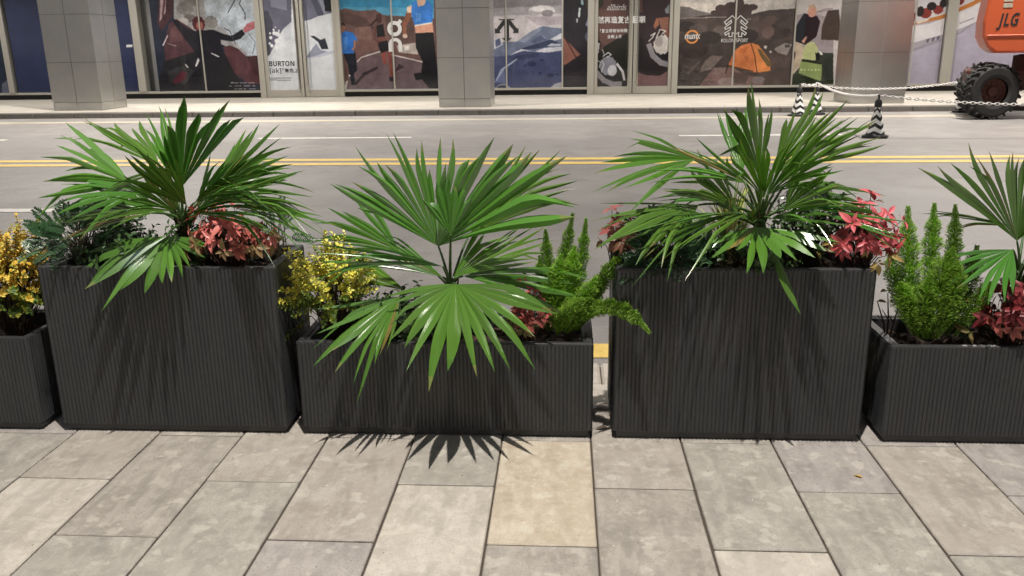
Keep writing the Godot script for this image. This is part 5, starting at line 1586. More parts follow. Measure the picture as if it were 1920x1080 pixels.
# ------------------------------------------------------------------ boom lift
func boom_lift() -> void:
	var t := thing("boom_lift", "orange boom lift with big black tyres parked behind the chain", "lift", Vector3(9.686, ROAD_Y + 0.003, -18.614), deg_to_rad(-20))
	for w in [[-0.85, 0.75, 24.0], [-0.85, -0.75, 24.0], [1.65, 0.75, 0.0], [1.65, -0.75, 0.0]]:
		var wh := Node3D.new()
		wh.name = "wheel"
		t.add_child(wh, true)
		wh.transform = Transform3D(Basis(Vector3.UP, deg_to_rad(w[2])), Vector3(w[0], 0.55, w[1]))
		var ax := Transform3D(Basis(Vector3.RIGHT, PI / 2), Vector3.ZERO)
		var g := Geo.new()
		g.lathe([[0.27, -0.17], [0.34, -0.2], [0.46, -0.2], [0.5, -0.17], [0.515, -0.1], [0.515, 0.1], [0.5, 0.17], [0.46, 0.2], [0.34, 0.2], [0.27, 0.17]], 40, ax)
		for i in 22:
			for s in [-1.0, 1.0]:
				var an: float = TAU * (i + (0.0 if s > 0 else 0.5)) / 22.0
				var b := Basis(Vector3.BACK, an)
				var xf := Transform3D(b * Basis(Vector3.UP, s * 0.45), b * Vector3(0, 0.52, s * 0.1))
				g.box(Vector3(-0.026, -0.02, -0.105), Vector3(0.026, 0.03, 0.105), 0.008, xf)
		part("tyre", g.done(), mats.tyre, wh)
		g = Geo.new()
		g.lathe([[0.28, -0.12], [0.28, 0.1], [0.25, 0.12], [0.22, 0.04], [0.1, 0.03], [0.09, 0.1], [0.001, 0.11]], 30, ax)
		for i in 8:
			var an := TAU * i / 8.0
			g.lathe([[0.018, 0.03], [0.018, 0.06], [0.001, 0.062]], 6, ax * Transform3D(Basis(), Vector3(cos(an) * 0.16, 0, sin(an) * 0.16)))
		part("rim", g.done(), mats.rust_orange, wh)
	var g2 := Geo.new()
	g2.box(Vector3(-1.3, 0.62, -0.48), Vector3(2.2, 0.98, 0.48), 0.04)
	g2.box(Vector3(-1.0, 0.45, -0.62), Vector3(-0.7, 0.72, 0.62), 0.03)
	g2.box(Vector3(1.5, 0.45, -0.62), Vector3(1.8, 0.72, 0.62), 0.03)
	g2.lathe([[0.45, 0.981], [0.45, 1.24], [0.3, 1.27]], 28)
	part("chassis", g2.done(), mats.rust_orange, t)
	g2 = Geo.new()
	# counterweight and engine cover: outline along the side, rounded under the tail
	var o := PackedVector2Array([Vector2(-0.88, 1.3), Vector2(-1.03, 1.42), Vector2(-1.13, 1.62), Vector2(-1.15, 1.9), Vector2(-1.1, 2.45), Vector2(-1.0, 2.6), Vector2(1.2, 2.6), Vector2(1.3, 2.4), Vector2(1.3, 1.3)])
	g2.prism(o, -0.86, 0.86)
	var o2 := PackedVector2Array()
	for q in o:
		o2.append(Vector2((q.x + 0.08) * 0.96 - 0.08, (q.y - 1.95) * 0.93 + 1.95))
	for i in o.size():
		var k := (i + 1) % o.size()
		for s in [-1.0, 1.0]:
			g2.quad(Vector3(o[i].x, o[i].y, s * 0.861), Vector3(o[k].x, o[k].y, s * 0.861), Vector3(o2[k].x, o2[k].y, s * 0.91), Vector3(o2[i].x, o2[i].y, s * 0.91), Vector3(0, 0, s))
	g2.prism(o2, -0.909, 0.909)
	part("counterweight", g2.done(), mats.orange, t)
	g2 = Geo.new()
	g2.box(Vector3(-1.05, 1.625, 0.9095), Vector3(1.2, 1.65, 0.925), 0.004)
	part("seam_strip", g2.done(), mats.orange, t)
	g2 = Geo.new()
	g2.box(Vector3(-0.84, 2.16, 0.9095), Vector3(-0.68, 2.24, 0.916), 0.002)
	g2.box(Vector3(-0.84, 2.27, 0.9095), Vector3(-0.68, 2.34, 0.916), 0.002)
	part("reflector", g2.done(), mats.pale_strip, t)
	var f := SystemFont.new()
	f.font_names = PackedStringArray(["Droid Sans"])
	f.font_weight = 700
	var tm := TextMesh.new()
	tm.font = f
	tm.text = "JLG"
	tm.font_size = 64
	tm.pixel_size = 0.3 / 64.0 / 0.714
	tm.depth = 0.006
	var b := tm.get_aabb()
	var lt := part("lettering", tm, mats.black_print, t)
	var sx := 0.56 / b.size.x
	lt.transform = Transform3D(Basis(Vector3(sx * 0.62, 0, 0), Vector3(0.1, 0.78, 0), Vector3(0, 0, 1)), Vector3(-0.7, 1.93, 0.9125))
	# boom folded over the deck with its platform beyond
	g2 = Geo.new()
	g2.box(Vector3(-0.9, 2.62, -0.2), Vector3(4.6, 2.98, 0.2), 0.03)
	g2.box(Vector3(4.2, 1.6, -0.14), Vector3(4.5, 2.62, 0.14), 0.02)
	part("boom", g2.done(), mats.orange, t)
	g2 = Geo.new()
	g2.box(Vector3(4.5, 0.55, -0.9), Vector3(5.4, 0.62, 0.9), 0.01)
	for y in [1.1, 1.65]:
		for s in [[Vector3(4.52, y, -0.9), Vector3(5.4, y, -0.9)], [Vector3(5.4, y, -0.9), Vector3(5.4, y, 0.9)], [Vector3(5.4, y, 0.9), Vector3(4.52, y, 0.9)], [Vector3(4.52, y, 0.9), Vector3(4.52, y, -0.9)]]:
			g2.tube(s, [0.022, 0.022], 8)
	for s in [Vector3(4.52, 0, -0.9), Vector3(5.4, 0, -0.9), Vector3(5.4, 0, 0.9), Vector3(4.52, 0, 0.9)]:
		g2.tube([s + Vector3(0, 0.6, 0), s + Vector3(0, 1.65, 0)], [0.022, 0.022], 8)
	part("platform", g2.done(), mats.alu, t)

# ------------------------------------------------------------------ street lamps (their light reaches the picture, they stand outside it)
func street_lamp(foot: Vector3, head: Vector3, energy: float, size: float, cone_deg: float, col: Color, label: String) -> void:
	var t := thing("street_lamp", label, "street lamp", foot, 0.0, "street lamps along the road")
	var h := head - foot
	var g := Geo.new()
	g.lathe([[0.16, 0.0], [0.16, 0.03], [0.09, 0.04], [0.085, 0.6], [0.06, h.y - 0.6], [0.05, h.y + 0.2], [0.001, h.y + 0.22]], 16)
	part("pole", g.done(), mats.alu, t)
	g = Geo.new()
	g.tube([Vector3(0, h.y - 0.25, 0), Vector3(h.x * 0.35, h.y + 0.15, h.z * 0.35), Vector3(h.x * 0.9, h.y + 0.14, h.z * 0.9)], [0.04, 0.035, 0.03], 10)
	part("arm", g.done(), mats.alu, t)
	var yaw := atan2(h.x, h.z)
	var b := Basis(Vector3.UP, yaw)
	g = Geo.new()
	g.box(Vector3(-0.16, 0.02, -0.4), Vector3(0.16, 0.12, 0.3), 0.03)
	part("lamp_head", g.done(), mats.alu, t, Transform3D(b, h))
	g = Geo.new()
	g.box(Vector3(-0.12, 0.0, -0.22), Vector3(0.12, 0.018, 0.22), 0.004)
	var em := mat(Color(1, 1, 1), 0.4)
	em.emission_enabled = true
	em.emission = col
	em.emission_energy_multiplier = 6.0
	part("lamp_lens", g.done(), em, t, Transform3D(b, h))
	var l := SpotLight3D.new()
	l.name = "lamp_light"
	l.light_color = col
	l.light_energy = energy
	l.light_size = size
	l.spot_angle = cone_deg
	l.spot_angle_attenuation = 0.6
	l.spot_range = 60.0
	l.spot_attenuation = 2.0
	l.shadow_enabled = true
	t.add_child(l)
	l.position = h + Vector3(0, -0.06, 0)
	l.rotation = Vector3(-PI / 2, 0, 0)

func fallen_leaf(at: Vector3, turn: float, m: Material, col: Color, size: float, label: String) -> void:
	var t := thing("fallen_leaf", label, "leaf", at, turn)
	part("leaf_blade", leaf_mesh(size, size * 0.4, 0.5, 0.1, col, col * 0.8), m, t, Transform3D(Basis(Vector3.RIGHT, -PI / 2 + 0.05), Vector3(0, 0.003, 0)))

func materials() -> void:
	var pm := mat(lin(0.036, 0.0385, 0.042), 0.42)
	pm.roughness_texture = height_tex(256, 5, 0.02)
	pm.roughness = 0.8
	pm.albedo_texture = mottled(256, Color(0.94, 0.94, 0.94), [{"seed": 3, "freq": 0.02, "lo": 0.35, "hi": 0.8, "amt": 0.6, "col": Color(1, 1, 0.99)}, {"seed": 8, "freq": 0.09, "lo": 0.6, "hi": 0.95, "amt": 0.4, "col": Color(0.8, 0.8, 0.8)}])
	mats.planter = world_tri(pm, 1.4)
	pm.uv1_scale = Vector3(2.4, 0.5, 2.4)
	mats.rim = mat(lin(0.04, 0.04, 0.042), 0.4)
	mats.black = mat(lin(0.02, 0.02, 0.021), 0.8)
	var so := mat(Color(1, 1, 1), 0.95)
	so.albedo_texture = mottled(256, Color(0.17, 0.12, 0.09), [{"seed": 31, "freq": 0.05, "lo": 0.4, "hi": 0.75, "amt": 0.8, "col": Color(0.32, 0.23, 0.17)}, {"seed": 32, "freq": 0.15, "lo": 0.6, "hi": 0.8, "amt": 0.8, "col": Color(0.08, 0.06, 0.05)}])
	mats.soil = world_tri(so, 3.0)
	# paving stones: grey, warm grey, green grey, violet grey, tan, cream
	var tones := [[Color(0.64, 0.62, 0.585), Color(0.71, 0.69, 0.655), Color(0.54, 0.525, 0.50)], [Color(0.665, 0.635, 0.60), Color(0.73, 0.705, 0.67), Color(0.57, 0.54, 0.51)], [Color(0.625, 0.60, 0.565), Color(0.70, 0.675, 0.64), Color(0.52, 0.50, 0.475)],
		[Color(0.63, 0.605, 0.585), Color(0.70, 0.675, 0.655), Color(0.53, 0.51, 0.495)], [Color(0.735, 0.69, 0.615), Color(0.81, 0.775, 0.71), Color(0.65, 0.60, 0.525)], [Color(0.73, 0.70, 0.655), Color(0.80, 0.775, 0.735), Color(0.63, 0.605, 0.565)]]
	var hs := height_tex(512, 71, 0.03)
	mats.stone = []
	var tx := []
	for i in 6:
		var q: Array = tones[i]
		tx.append(mottled(512, q[0], [{"seed": 100 + i, "freq": 0.007, "oct": 4, "lo": 0.36, "hi": 0.75, "amt": 0.6, "col": q[1]}, {"seed": 120 + i, "freq": 0.011, "oct": 4, "lo": 0.48, "hi": 0.85, "amt": 0.5, "col": q[2]}, {"seed": 140 + i, "freq": 0.05, "oct": 5, "lo": 0.5, "hi": 0.75, "amt": 0.5, "col": q[1]}, {"seed": 160 + i, "freq": 0.2, "oct": 3, "lo": 0.5, "hi": 0.85, "amt": 0.55, "col": q[2]}, {"seed": 180 + i, "freq": 0.018, "oct": 5, "lo": 0.67, "hi": 0.76, "amt": 0.4, "col": Color(0.82, 0.80, 0.75)}, {"seed": 200 + i, "freq": 0.02, "oct": 4, "long": 4.0, "lo": 0.52, "hi": 0.8, "amt": 0.45, "col": q[2]}, {"seed": 220 + i, "freq": 0.03, "oct": 4, "long": 3.0, "lo": 0.6, "hi": 0.8, "amt": 0.5, "col": q[1]}],
			[{"n": 26, "size": 2, "col": Color(0.9, 0.89, 0.86)}, {"n": 22, "size": 2, "col": Color(0.3, 0.28, 0.26)}], i))
	for v in 2:
		for i in 6:
			var m := mat(Color(1, 1, 1), 0.62)
			m.albedo_texture = tx[i]
			m.heightmap_enabled = true
			m.heightmap_texture = hs
			m.heightmap_scale = 0.35
			mats.stone.append(world_tri(m, 0.95, Vector3(0.37 * v + 0.13 * i, 0, 0.21 * i + 0.5 * v)))
	mats.mortar = mat(lin(0.075, 0.06, 0.048), 0.95)
	var gr := mat(Color(1, 1, 1), 0.7)
	gr.albedo_texture = mottled(256, Color(0.70, 0.67, 0.63), [{"seed": 41, "freq": 0.02, "lo": 0.4, "hi": 0.8, "amt": 0.6, "col": Color(0.6, 0.57, 0.54)}, {"seed": 42, "freq": 0.2, "lo": 0.5, "hi": 0.9, "amt": 0.6, "col": Color(0.8, 0.78, 0.75)}])
	mats.granite = world_tri(gr, 1.3)
	var asp := mat(Color(1, 1, 1), 0.6)
	asp.albedo_texture = mottled(1024, Color(0.50, 0.488, 0.48), [{"seed": 51, "freq": 0.003, "lo": 0.35, "hi": 0.75, "amt": 0.7, "col": Color(0.57, 0.555, 0.54)}, {"seed": 52, "freq": 0.012, "lo": 0.5, "hi": 0.85, "amt": 0.5, "col": Color(0.45, 0.43, 0.42)}, {"seed": 53, "freq": 0.25, "lo": 0.5, "hi": 0.9, "amt": 0.5, "col": Color(0.6, 0.58, 0.56)}, {"seed": 54, "freq": 0.3, "lo": 0.55, "hi": 0.9, "amt": 0.5, "col": Color(0.36, 0.35, 0.34)}])
	asp.heightmap_enabled = true
	asp.heightmap_texture = height_tex(512, 55, 0.2, 3)
	asp.heightmap_scale = 0.3
	mats.asphalt = world_tri(asp, 0.16)
	var worn := mottled(256, Color(1, 1, 1), [{"seed": 61, "freq": 0.03, "lo": 0.5, "hi": 0.85, "amt": 0.35, "col": Color(0.78, 0.76, 0.74)}, {"seed": 62, "freq": 0.2, "lo": 0.6, "hi": 0.9, "amt": 0.35, "col": Color(0.7, 0.68, 0.66)}])
	for p in [["yellow_paint", lin(0.70, 0.50, 0.14)], ["white_paint", lin(0.66, 0.64, 0.6)], ["pale_strip", lin(0.42, 0.38, 0.30)]]:
		var m := mat(p[1], 0.6)
		m.albedo_texture = worn
		mats[p[0]] = world_tri(m, 0.7)
	var fs := mat(Color(1, 1, 1), 0.5)
	fs.albedo_texture = mottled(256, Color(0.67, 0.65, 0.61), [{"seed": 63, "freq": 0.012, "lo": 0.35, "hi": 0.75, "amt": 0.7, "col": Color(0.73, 0.71, 0.67)}, {"seed": 64, "freq": 0.05, "lo": 0.5, "hi": 0.9, "amt": 0.5, "col": Color(0.62, 0.59, 0.54)}])
	mats.far_stone = world_tri(fs, 0.4)
	var fk := mat(lin(0.115, 0.105, 0.095), 0.7)
	fk.albedo_texture = worn
	mats.far_kerb = world_tri(fk, 0.8)
	var st := mat(lin(0.60, 0.60, 0.59), 0.36, 1.0)
	st.albedo_texture = mottled(256, Color(0.96, 0.96, 0.96), [{"seed": 65, "freq": 0.01, "lo": 0.3, "hi": 0.8, "amt": 0.8, "col": Color(1, 0.99, 0.97)}])
	mats.steel = world_tri(st, 0.5)
	mats.alu = mat(lin(0.50, 0.48, 0.43), 0.4, 0.6)
	mats.chrome = mat(lin(0.62, 0.60, 0.55), 0.18, 1.0)
	mats.fascia = mat(lin(0.30, 0.29, 0.28), 0.6)
	mats.dark_wall = mat(lin(0.3, 0.3, 0.3), 0.9)
	var gl := mat(Color(0.1, 0.12, 0.12, 0.05), 0.03)
	gl.metallic_specular = 0.4
	gl.transparency = BaseMaterial3D.TRANSPARENCY_ALPHA
	mats.glass = gl
	mats.white_print = mat(lin(0.75, 0.75, 0.75), 0.6)
	mats.black_print = mat(lin(0.014, 0.014, 0.016), 0.6)
	mats.reflected_orange = mat(lin(0.75, 0.30, 0.07), 0.6)  # glow of the reflected neon sign, put into the colour
	mats.rubber = mat(lin(0.016, 0.016, 0.017), 0.65)
	mats.tyre = mat(lin(0.017, 0.0165, 0.016), 0.75)
	mats.white_plastic = mat(lin(0.78, 0.76, 0.74), 0.4)
	mats.orange = mat(lin(0.50, 0.085, 0.024), 0.4)
	mats.orange.clearcoat_enabled = true
	mats.orange.clearcoat = 0.3
	mats.rust_orange = mat(lin(0.07, 0.022, 0.015), 0.75)
	# chevrons round the cones
	var ci := Image.create(256, 256, false, Image.FORMAT_RGB8)
	for y in 256:
		for x in 256:
			var zig := absf(fmod(x / 256.0 * 4.0, 1.0) - 0.5) * 2.0
			var q := fposmod((y / 256.0) * 3.6 - zig * 0.42, 1.0)
			ci.set_pixel(x, y, Color(0.07, 0.075, 0.09) if q < 0.46 else Color(0.86, 0.86, 0.85))
	var cm := mat(Color(1, 1, 1), 0.5)
	cm.albedo_texture = ImageTexture.create_from_image(ci)
	mats.cone = cm
	# leaves
	for p in [["palm_leaf", 0.26, Color(0.32, 0.46, 0.12)], ["fern", 0.6, Color(0.35, 0.5, 0.1)], ["grass", 0.45, Color(0.3, 0.4, 0.15)], ["gold", 0.5, Color(0.45, 0.40, 0.10)], ["dark_leaf", 0.34, Color(0.12, 0.2, 0.1)], ["red_leaf", 0.45, Color(0.3, 0.09, 0.08)], ["old_leaf", 0.6, Color(0.3, 0.24, 0.14)]]:
		var m := mat(Color(1, 1, 1), p[1])
		m.vertex_color_use_as_albedo = true
		m.metallic_specular = 0.7 if p[0] == "palm_leaf" else 0.5
		m.backlight_enabled = true
		m.backlight = p[2]
		mats[p[0]] = m
	mats.petiole = mat(lin(0.05, 0.11, 0.025), 0.45)
	mats.palm_trunk = mat(lin(0.07, 0.06, 0.03), 0.9)
	mats.stem_red = mat(lin(0.06, 0.03, 0.025), 0.7)
	mats.stem_brown = mat(lin(0.06, 0.045, 0.025), 0.8)

func planting() -> void:
	planter(-3.06, -2.004, 0.375, "low ribbed black planter holding only the orange-yellow shrub")
	planter(-1.925, -1.04, 0.65, "tall ribbed black planter with coral red shrub at its right")
	planter(-0.985, 0.108, 0.37, "low ribbed black planter between the two tall ones, yellow shrub at its left end")
	planter(0.182, 1.078, 0.65, "tall ribbed black planter with the pinkish red shrub overhanging its right end")
	planter(1.152, 2.24, 0.37, "low ribbed black planter with maroon shrub and bare soil in its corner")
	var hi := 0.60
	var lo := 0.315
	fan_palm("palm1", Vector3(-1.45, hi, -3.1), Vector3(-1.45, 0.79, -3.1), "fan palm behind the coral red shrub, one folded spear leaf standing upright")
	fan_palm("palm2", Vector3(-0.43, lo, -3.08), Vector3(-0.43, 0.54, -3.08), "fan palm in the low planter beside the yellow shrub, leaf hanging over the front")
	fan_palm("palm3", Vector3(0.71, hi, -3.1), Vector3(0.71, 0.80, -3.08), "fan palm beside the pinkish red shrub with striped grass behind its stem")
	fan_palm("palm4", Vector3(1.66, lo, -3.1), Vector3(1.66, 0.60, -3.1), "fan palm behind the maroon shrub in the low planter with bare soil")
	foxtail("fern2", Vector3(0.01, lo, -3.04), "foxtail fern with one plume arching out past its low planter towards the tall one")
	foxtail("fern4", Vector3(1.36, lo, -3.02), "dense upright foxtail fern beside bare soil and the maroon shrub")
	# nandina colour sets: [base, tip, material, kept above this height]
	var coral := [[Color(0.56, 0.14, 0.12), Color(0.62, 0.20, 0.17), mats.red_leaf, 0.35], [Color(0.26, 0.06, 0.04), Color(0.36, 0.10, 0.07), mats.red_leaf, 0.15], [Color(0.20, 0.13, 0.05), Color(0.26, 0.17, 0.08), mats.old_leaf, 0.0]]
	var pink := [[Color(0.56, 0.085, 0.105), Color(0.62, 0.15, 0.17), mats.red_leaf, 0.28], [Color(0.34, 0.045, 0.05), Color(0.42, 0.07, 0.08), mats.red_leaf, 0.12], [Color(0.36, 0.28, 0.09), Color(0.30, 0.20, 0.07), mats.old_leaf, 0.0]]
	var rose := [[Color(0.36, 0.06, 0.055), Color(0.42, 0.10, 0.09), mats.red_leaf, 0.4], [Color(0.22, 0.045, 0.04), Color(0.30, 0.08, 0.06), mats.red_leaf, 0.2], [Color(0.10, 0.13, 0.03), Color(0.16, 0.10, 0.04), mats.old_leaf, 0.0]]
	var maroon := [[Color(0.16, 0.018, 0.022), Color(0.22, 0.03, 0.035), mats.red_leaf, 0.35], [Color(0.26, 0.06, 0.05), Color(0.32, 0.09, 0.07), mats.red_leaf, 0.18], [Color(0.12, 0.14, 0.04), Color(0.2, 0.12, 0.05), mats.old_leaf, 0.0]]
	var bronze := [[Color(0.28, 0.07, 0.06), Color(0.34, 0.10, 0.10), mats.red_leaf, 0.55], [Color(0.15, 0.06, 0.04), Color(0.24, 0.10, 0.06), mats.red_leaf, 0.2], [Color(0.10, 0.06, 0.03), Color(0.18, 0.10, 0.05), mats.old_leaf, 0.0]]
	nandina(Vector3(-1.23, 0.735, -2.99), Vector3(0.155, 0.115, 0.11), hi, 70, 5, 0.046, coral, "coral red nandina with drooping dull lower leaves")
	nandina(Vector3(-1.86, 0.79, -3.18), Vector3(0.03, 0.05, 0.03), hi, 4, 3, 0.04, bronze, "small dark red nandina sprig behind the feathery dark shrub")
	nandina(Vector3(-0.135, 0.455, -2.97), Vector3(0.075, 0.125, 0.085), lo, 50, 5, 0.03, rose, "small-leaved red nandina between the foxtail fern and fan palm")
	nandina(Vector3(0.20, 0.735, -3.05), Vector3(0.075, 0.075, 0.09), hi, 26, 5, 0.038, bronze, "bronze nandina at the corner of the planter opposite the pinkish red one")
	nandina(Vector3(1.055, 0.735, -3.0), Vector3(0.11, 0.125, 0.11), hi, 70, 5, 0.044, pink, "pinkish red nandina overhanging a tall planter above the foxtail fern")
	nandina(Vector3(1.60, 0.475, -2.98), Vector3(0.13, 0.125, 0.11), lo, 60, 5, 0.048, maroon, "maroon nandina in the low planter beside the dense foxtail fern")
	# yellow privets
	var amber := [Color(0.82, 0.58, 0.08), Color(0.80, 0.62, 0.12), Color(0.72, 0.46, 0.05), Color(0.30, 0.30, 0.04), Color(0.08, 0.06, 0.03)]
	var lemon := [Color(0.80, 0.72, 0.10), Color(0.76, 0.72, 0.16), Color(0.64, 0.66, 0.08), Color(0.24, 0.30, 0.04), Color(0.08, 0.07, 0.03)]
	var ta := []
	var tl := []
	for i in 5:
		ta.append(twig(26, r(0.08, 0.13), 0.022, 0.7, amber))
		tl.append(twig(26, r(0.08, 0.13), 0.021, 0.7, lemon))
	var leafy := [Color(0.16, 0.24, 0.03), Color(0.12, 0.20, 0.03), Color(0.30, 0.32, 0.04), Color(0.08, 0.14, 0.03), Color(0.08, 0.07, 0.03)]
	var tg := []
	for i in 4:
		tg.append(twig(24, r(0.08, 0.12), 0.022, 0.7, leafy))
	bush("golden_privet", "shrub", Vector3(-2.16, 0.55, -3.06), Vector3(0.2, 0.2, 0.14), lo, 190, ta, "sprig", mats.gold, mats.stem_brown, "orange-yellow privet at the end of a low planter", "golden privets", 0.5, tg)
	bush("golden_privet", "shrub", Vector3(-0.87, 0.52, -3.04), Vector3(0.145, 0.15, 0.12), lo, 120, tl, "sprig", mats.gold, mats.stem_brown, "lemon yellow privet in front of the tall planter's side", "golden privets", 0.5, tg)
	# dark undergrowth
	var ff := []
	for i in 5:
		ff.append(feather(12, r(0.07, 0.11), 0.026, 0.008, Color(0.04, 0.095, 0.04)))
	var fs := []
	for i in 4:
		fs.append(feather(10, r(0.07, 0.1), 0.025, 0.007, Color(0.04, 0.095, 0.04)))
	bush("feathery_shrub", "shrub", Vector3(-1.83, 0.72, -3.06), Vector3(0.13, 0.10, 0.14), hi, 110, ff, "feathery_leaf", mats.dark_leaf, mats.stem_brown, "dark feathery shrub spilling from the corner of a tall planter", "dark feathery shrubs", 0.15)
	bush("feathery_shrub", "shrub", Vector3(-1.10, 0.74, -3.13), Vector3(0.06, 0.08, 0.06), hi, 16, fs, "feathery_leaf", mats.dark_leaf, mats.stem_brown, "thin feathery plant behind the coral red shrub", "dark feathery shrubs", 0.5)
	bush("feathery_shrub", "shrub", Vector3(0.355, 0.69, -3.0), Vector3(0.13, 0.09, 0.14), hi, 110, ff, "feathery_leaf", mats.dark_leaf, mats.stem_brown, "dark feathery shrub beside the bronze nandina", "dark feathery shrubs", 0.25)
	var rd := [Color(0.04, 0.085, 0.025), Color(0.05, 0.10, 0.03), Color(0.065, 0.12, 0.045), Color(0.03, 0.04, 0.02)]
	var tr := []
	for i in 4:
		tr.append(twig(9, r(0.06, 0.09), 0.034, 0.55, rd))
	bush("broadleaf_shrub", "shrub", Vector3(-1.66, 0.68, -3.04), Vector3(0.10, 0.075, 0.1), hi, 55, tr, "sprig", mats.dark_leaf, mats.stem_brown, "low glossy green shrub under the low fan leaf of a tall planter's palm", "dark broadleaf shrubs")
	bush("broadleaf_shrub", "shrub", Vector3(-0.57, 0.40, -3.03), Vector3(0.20, 0.10, 0.12), lo, 90, tr, "sprig", mats.dark_leaf, mats.stem_brown, "dark glossy shrub under the palm in the low planter with yellow privet", "dark broadleaf shrubs")
	bush("broadleaf_shrub", "shrub", Vector3(0.90, 0.76, -3.1), Vector3(0.13, 0.11, 0.10), hi, 70, tr, "sprig", mats.dark_leaf, mats.stem_brown, "glossy dark shrub between the palm and the pinkish red nandina", "dark broadleaf shrubs")
	bush("broadleaf_shrub", "shrub", Vector3(1.62, 0.40, -3.15), Vector3(0.22, 0.09, 0.06), lo, 30, tr, "sprig", mats.dark_leaf, mats.stem_brown, "dark shrub behind the maroon nandina", "dark broadleaf shrubs")
	bush("broadleaf_shrub", "shrub", Vector3(-1.36, 0.68, -3.12), Vector3(0.18, 0.09, 0.10), hi, 60, tr, "sprig", mats.dark_leaf, mats.stem_brown, "green shrub round the stem of the palm with the spear leaf", "dark broadleaf shrubs")
	bush("broadleaf_shrub", "shrub", Vector3(0.66, 0.66, -3.05), Vector3(0.17, 0.06, 0.13), hi, 50, tr, "sprig", mats.dark_leaf, mats.stem_brown, "low shrub at the foot of the palm with striped grass", "dark broadleaf shrubs")
	grass_clump("mondo_grass", Vector3(0.52, hi - 0.01, -3.03), 90, 0.24, 0.006, 0.45, [Color(0.018, 0.05, 0.02), Color(0.03, 0.075, 0.03)], "dark upright grass clump beside the palm in a tall planter")
	grass_clump("striped_grass", Vector3(0.61, hi, -3.1), 120, 0.38, 0.008, 0.6, [Color(0.58, 0.56, 0.16), Color(0.42, 0.48, 0.08), Color(0.62, 0.58, 0.28), Color(0.14, 0.24, 0.03)], "yellow striped grass arching behind a palm stem")
	grass_clump("mondo_grass", Vector3(-1.33, hi - 0.01, -3.16), 70, 0.26, 0.006, 0.4, [Color(0.03, 0.08, 0.03), Color(0.06, 0.12, 0.05)], "green grass clump behind the stem of the palm with the spear leaf")
	var bt := thing("bare_twig", "bare brown twigs rising from soil at a planter's corner", "plant", Vector3(1.205, lo, -3.07))
	var g := Geo.new()
	for s in [[-0.05, 0.17], [-0.015, 0.2], [0.035, 0.18]]:
		g.tube([Vector3(0, -0.02, 0), Vector3(s[0] * 0.4, s[1] * 0.5, 0.01), Vector3(s[0], s[1], 0.0)], [0.005, 0.0035, 0.0018], 6)
		g.tube([Vector3(s[0] * 0.4, s[1] * 0.5, 0.01), Vector3(s[0] * 0.4 - 0.03, s[1] * 0.72, 0.02)], [0.0028, 0.0014], 5)
	part("stems", g.done(), mats.stem_red, bt)
	for q in [[-0.05, 0.17, 0.6], [-0.02, 0.21, -0.7], [0.03, 0.18, 1.4]]:
		part("leaf", leaf_mesh(0.034, 0.017, 0.3, 0.3, Color(0.2, 0.15, 0.03), Color(0.34, 0.25, 0.06)), mats.old_leaf, bt, Transform3D(aim(Vector3(sin(q[2]), 0.2, 0.5), Vector3(0, 1, 0.5)), Vector3(q[0], q[1], 0)))

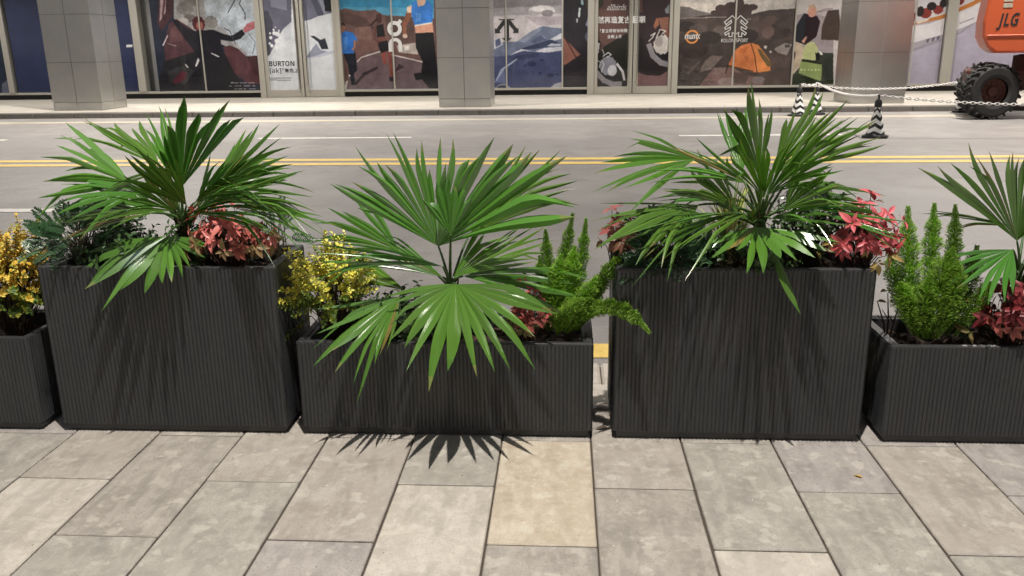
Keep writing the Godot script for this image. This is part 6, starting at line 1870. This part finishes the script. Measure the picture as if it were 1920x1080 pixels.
func _ready() -> void:
	rng.seed = 20240611
	var cam := Camera3D.new()
	cam.name = "camera"
	cam.fov = 37.546
	cam.near = 0.05
	cam.far = 200.0
	cam.position = Vector3(0, 1.4, 0)
	cam.rotation_order = EULER_ORDER_YXZ
	cam.rotation = Vector3(-0.27583, 0.06334, -0.01305)
	add_child(cam)
	cam.current = true
	var env := Environment.new()
	env.background_mode = Environment.BG_SKY
	var sm := ProceduralSkyMaterial.new()
	sm.sky_top_color = lin(0.17, 0.165, 0.17)
	sm.sky_horizon_color = lin(0.30, 0.28, 0.25)
	sm.ground_bottom_color = lin(0.05, 0.05, 0.05)
	sm.ground_horizon_color = lin(0.12, 0.11, 0.10)
	sm.sky_curve = 0.2
	var sky := Sky.new()
	sky.sky_material = sm
	env.sky = sky
	env.background_energy_multiplier = 1.0
	env.tonemap_mode = Environment.TONE_MAPPER_LINEAR
	env.tonemap_exposure = 1.0
	env.sdfgi_enabled = true
	env.ssao_enabled = true
	env.ssil_enabled = true
	var we := WorldEnvironment.new()
	we.name = "world_environment"
	we.environment = env
	add_child(we)
	var moon := DirectionalLight3D.new()
	moon.name = "moonlight"
	moon.light_energy = 0.02
	moon.light_color = Color(0.8, 0.88, 1.0)
	moon.light_angular_distance = 0.5
	moon.shadow_enabled = true
	moon.rotation = Vector3(deg_to_rad(-55), deg_to_rad(30), 0)
	add_child(moon)
	materials()
	var warm := Color(1.0, 0.972, 0.935)
	street_lamp(Vector3(0.6, 0, 3.4), Vector3(0.05, 7.2, -1.05), 68.0, 0.05, 78.0, warm, "street lamp on the near pavement lighting the planters")
	street_lamp(Vector3(-14.5, 0, -21.0), Vector3(-9.0, 9.0, -18.0), 205.0, 0.2, 70.0, warm, "street lamp across the road near the left steel pillar")
	street_lamp(Vector3(15.5, 0, -21.0), Vector3(8.2, 9.0, -16.6), 200.0, 0.2, 70.0, warm, "street lamp across the road past the orange lift")
	street()
	canopy(Color(1.0, 0.975, 0.945))
	shop()
	pillar(-12.45, "steel clad pillar in front of the navy blue panel")
	pillar(-2.48, "steel clad pillar between the runners poster and the arrow emblem poster")
	pillar(7.55, "steel clad pillar beside the boat poster, reflecting the orange lift")
	boom_lift()
	cone(Vector3(5.2, ROAD_Y, -14.7), 0.3, "black and white striped cone standing out in the lane")
	cone(Vector3(5.12, ROAD_Y, -19.3), 0.9, "striped cone by the far kerb where both chains meet")
	cone(Vector3(5.62, ROAD_Y, -19.75), 0.1, "striped cone by the far kerb in front of the right steel pillar")
	cone(Vector3(8.95, ROAD_Y, -20.05), 0.5, "striped cone half hidden behind the tyre of the orange lift")
	var top := Vector3(0, 0.69 + ROAD_Y, 0)
	chain(Vector3(5.12, 0, -19.3) + top, Vector3(5.62, 0, -19.75) + top, 0.05, "short white chain between two cones by the far kerb")
	chain(Vector3(5.62, 0, -19.75) + top, Vector3(5.2, 0, -14.7) + top, 0.1, "white chain running from the far kerb to the cone in the lane")
	chain(Vector3(5.2, 0, -14.7) + top, Vector3(10.6, 0, -14.2) + top, 0.16, "white chain in front of the orange lift's tyre")
	chain(Vector3(5.12, 0, -19.3) + top, Vector3(8.95, 0, -20.05) + top, 0.14, "white chain hanging in front of the right steel pillar")
	cone(Vector3(10.6, ROAD_Y, -14.2), 0.2, "striped cone at the chain's end in front of the lift's front wheels")
	planting()
	fallen_leaf(Vector3(1.0, 0.0, -2.62), 0.9, mats.old_leaf, Color(0.5, 0.33, 0.06), 0.03, "small yellow leaf lying on a paving slab")
	fallen_leaf(Vector3(0.17, 0.0, -2.98), 1.9, mats.old_leaf, Color(0.06, 0.04, 0.025), 0.05, "dry brown leaf on the ground between two planters")
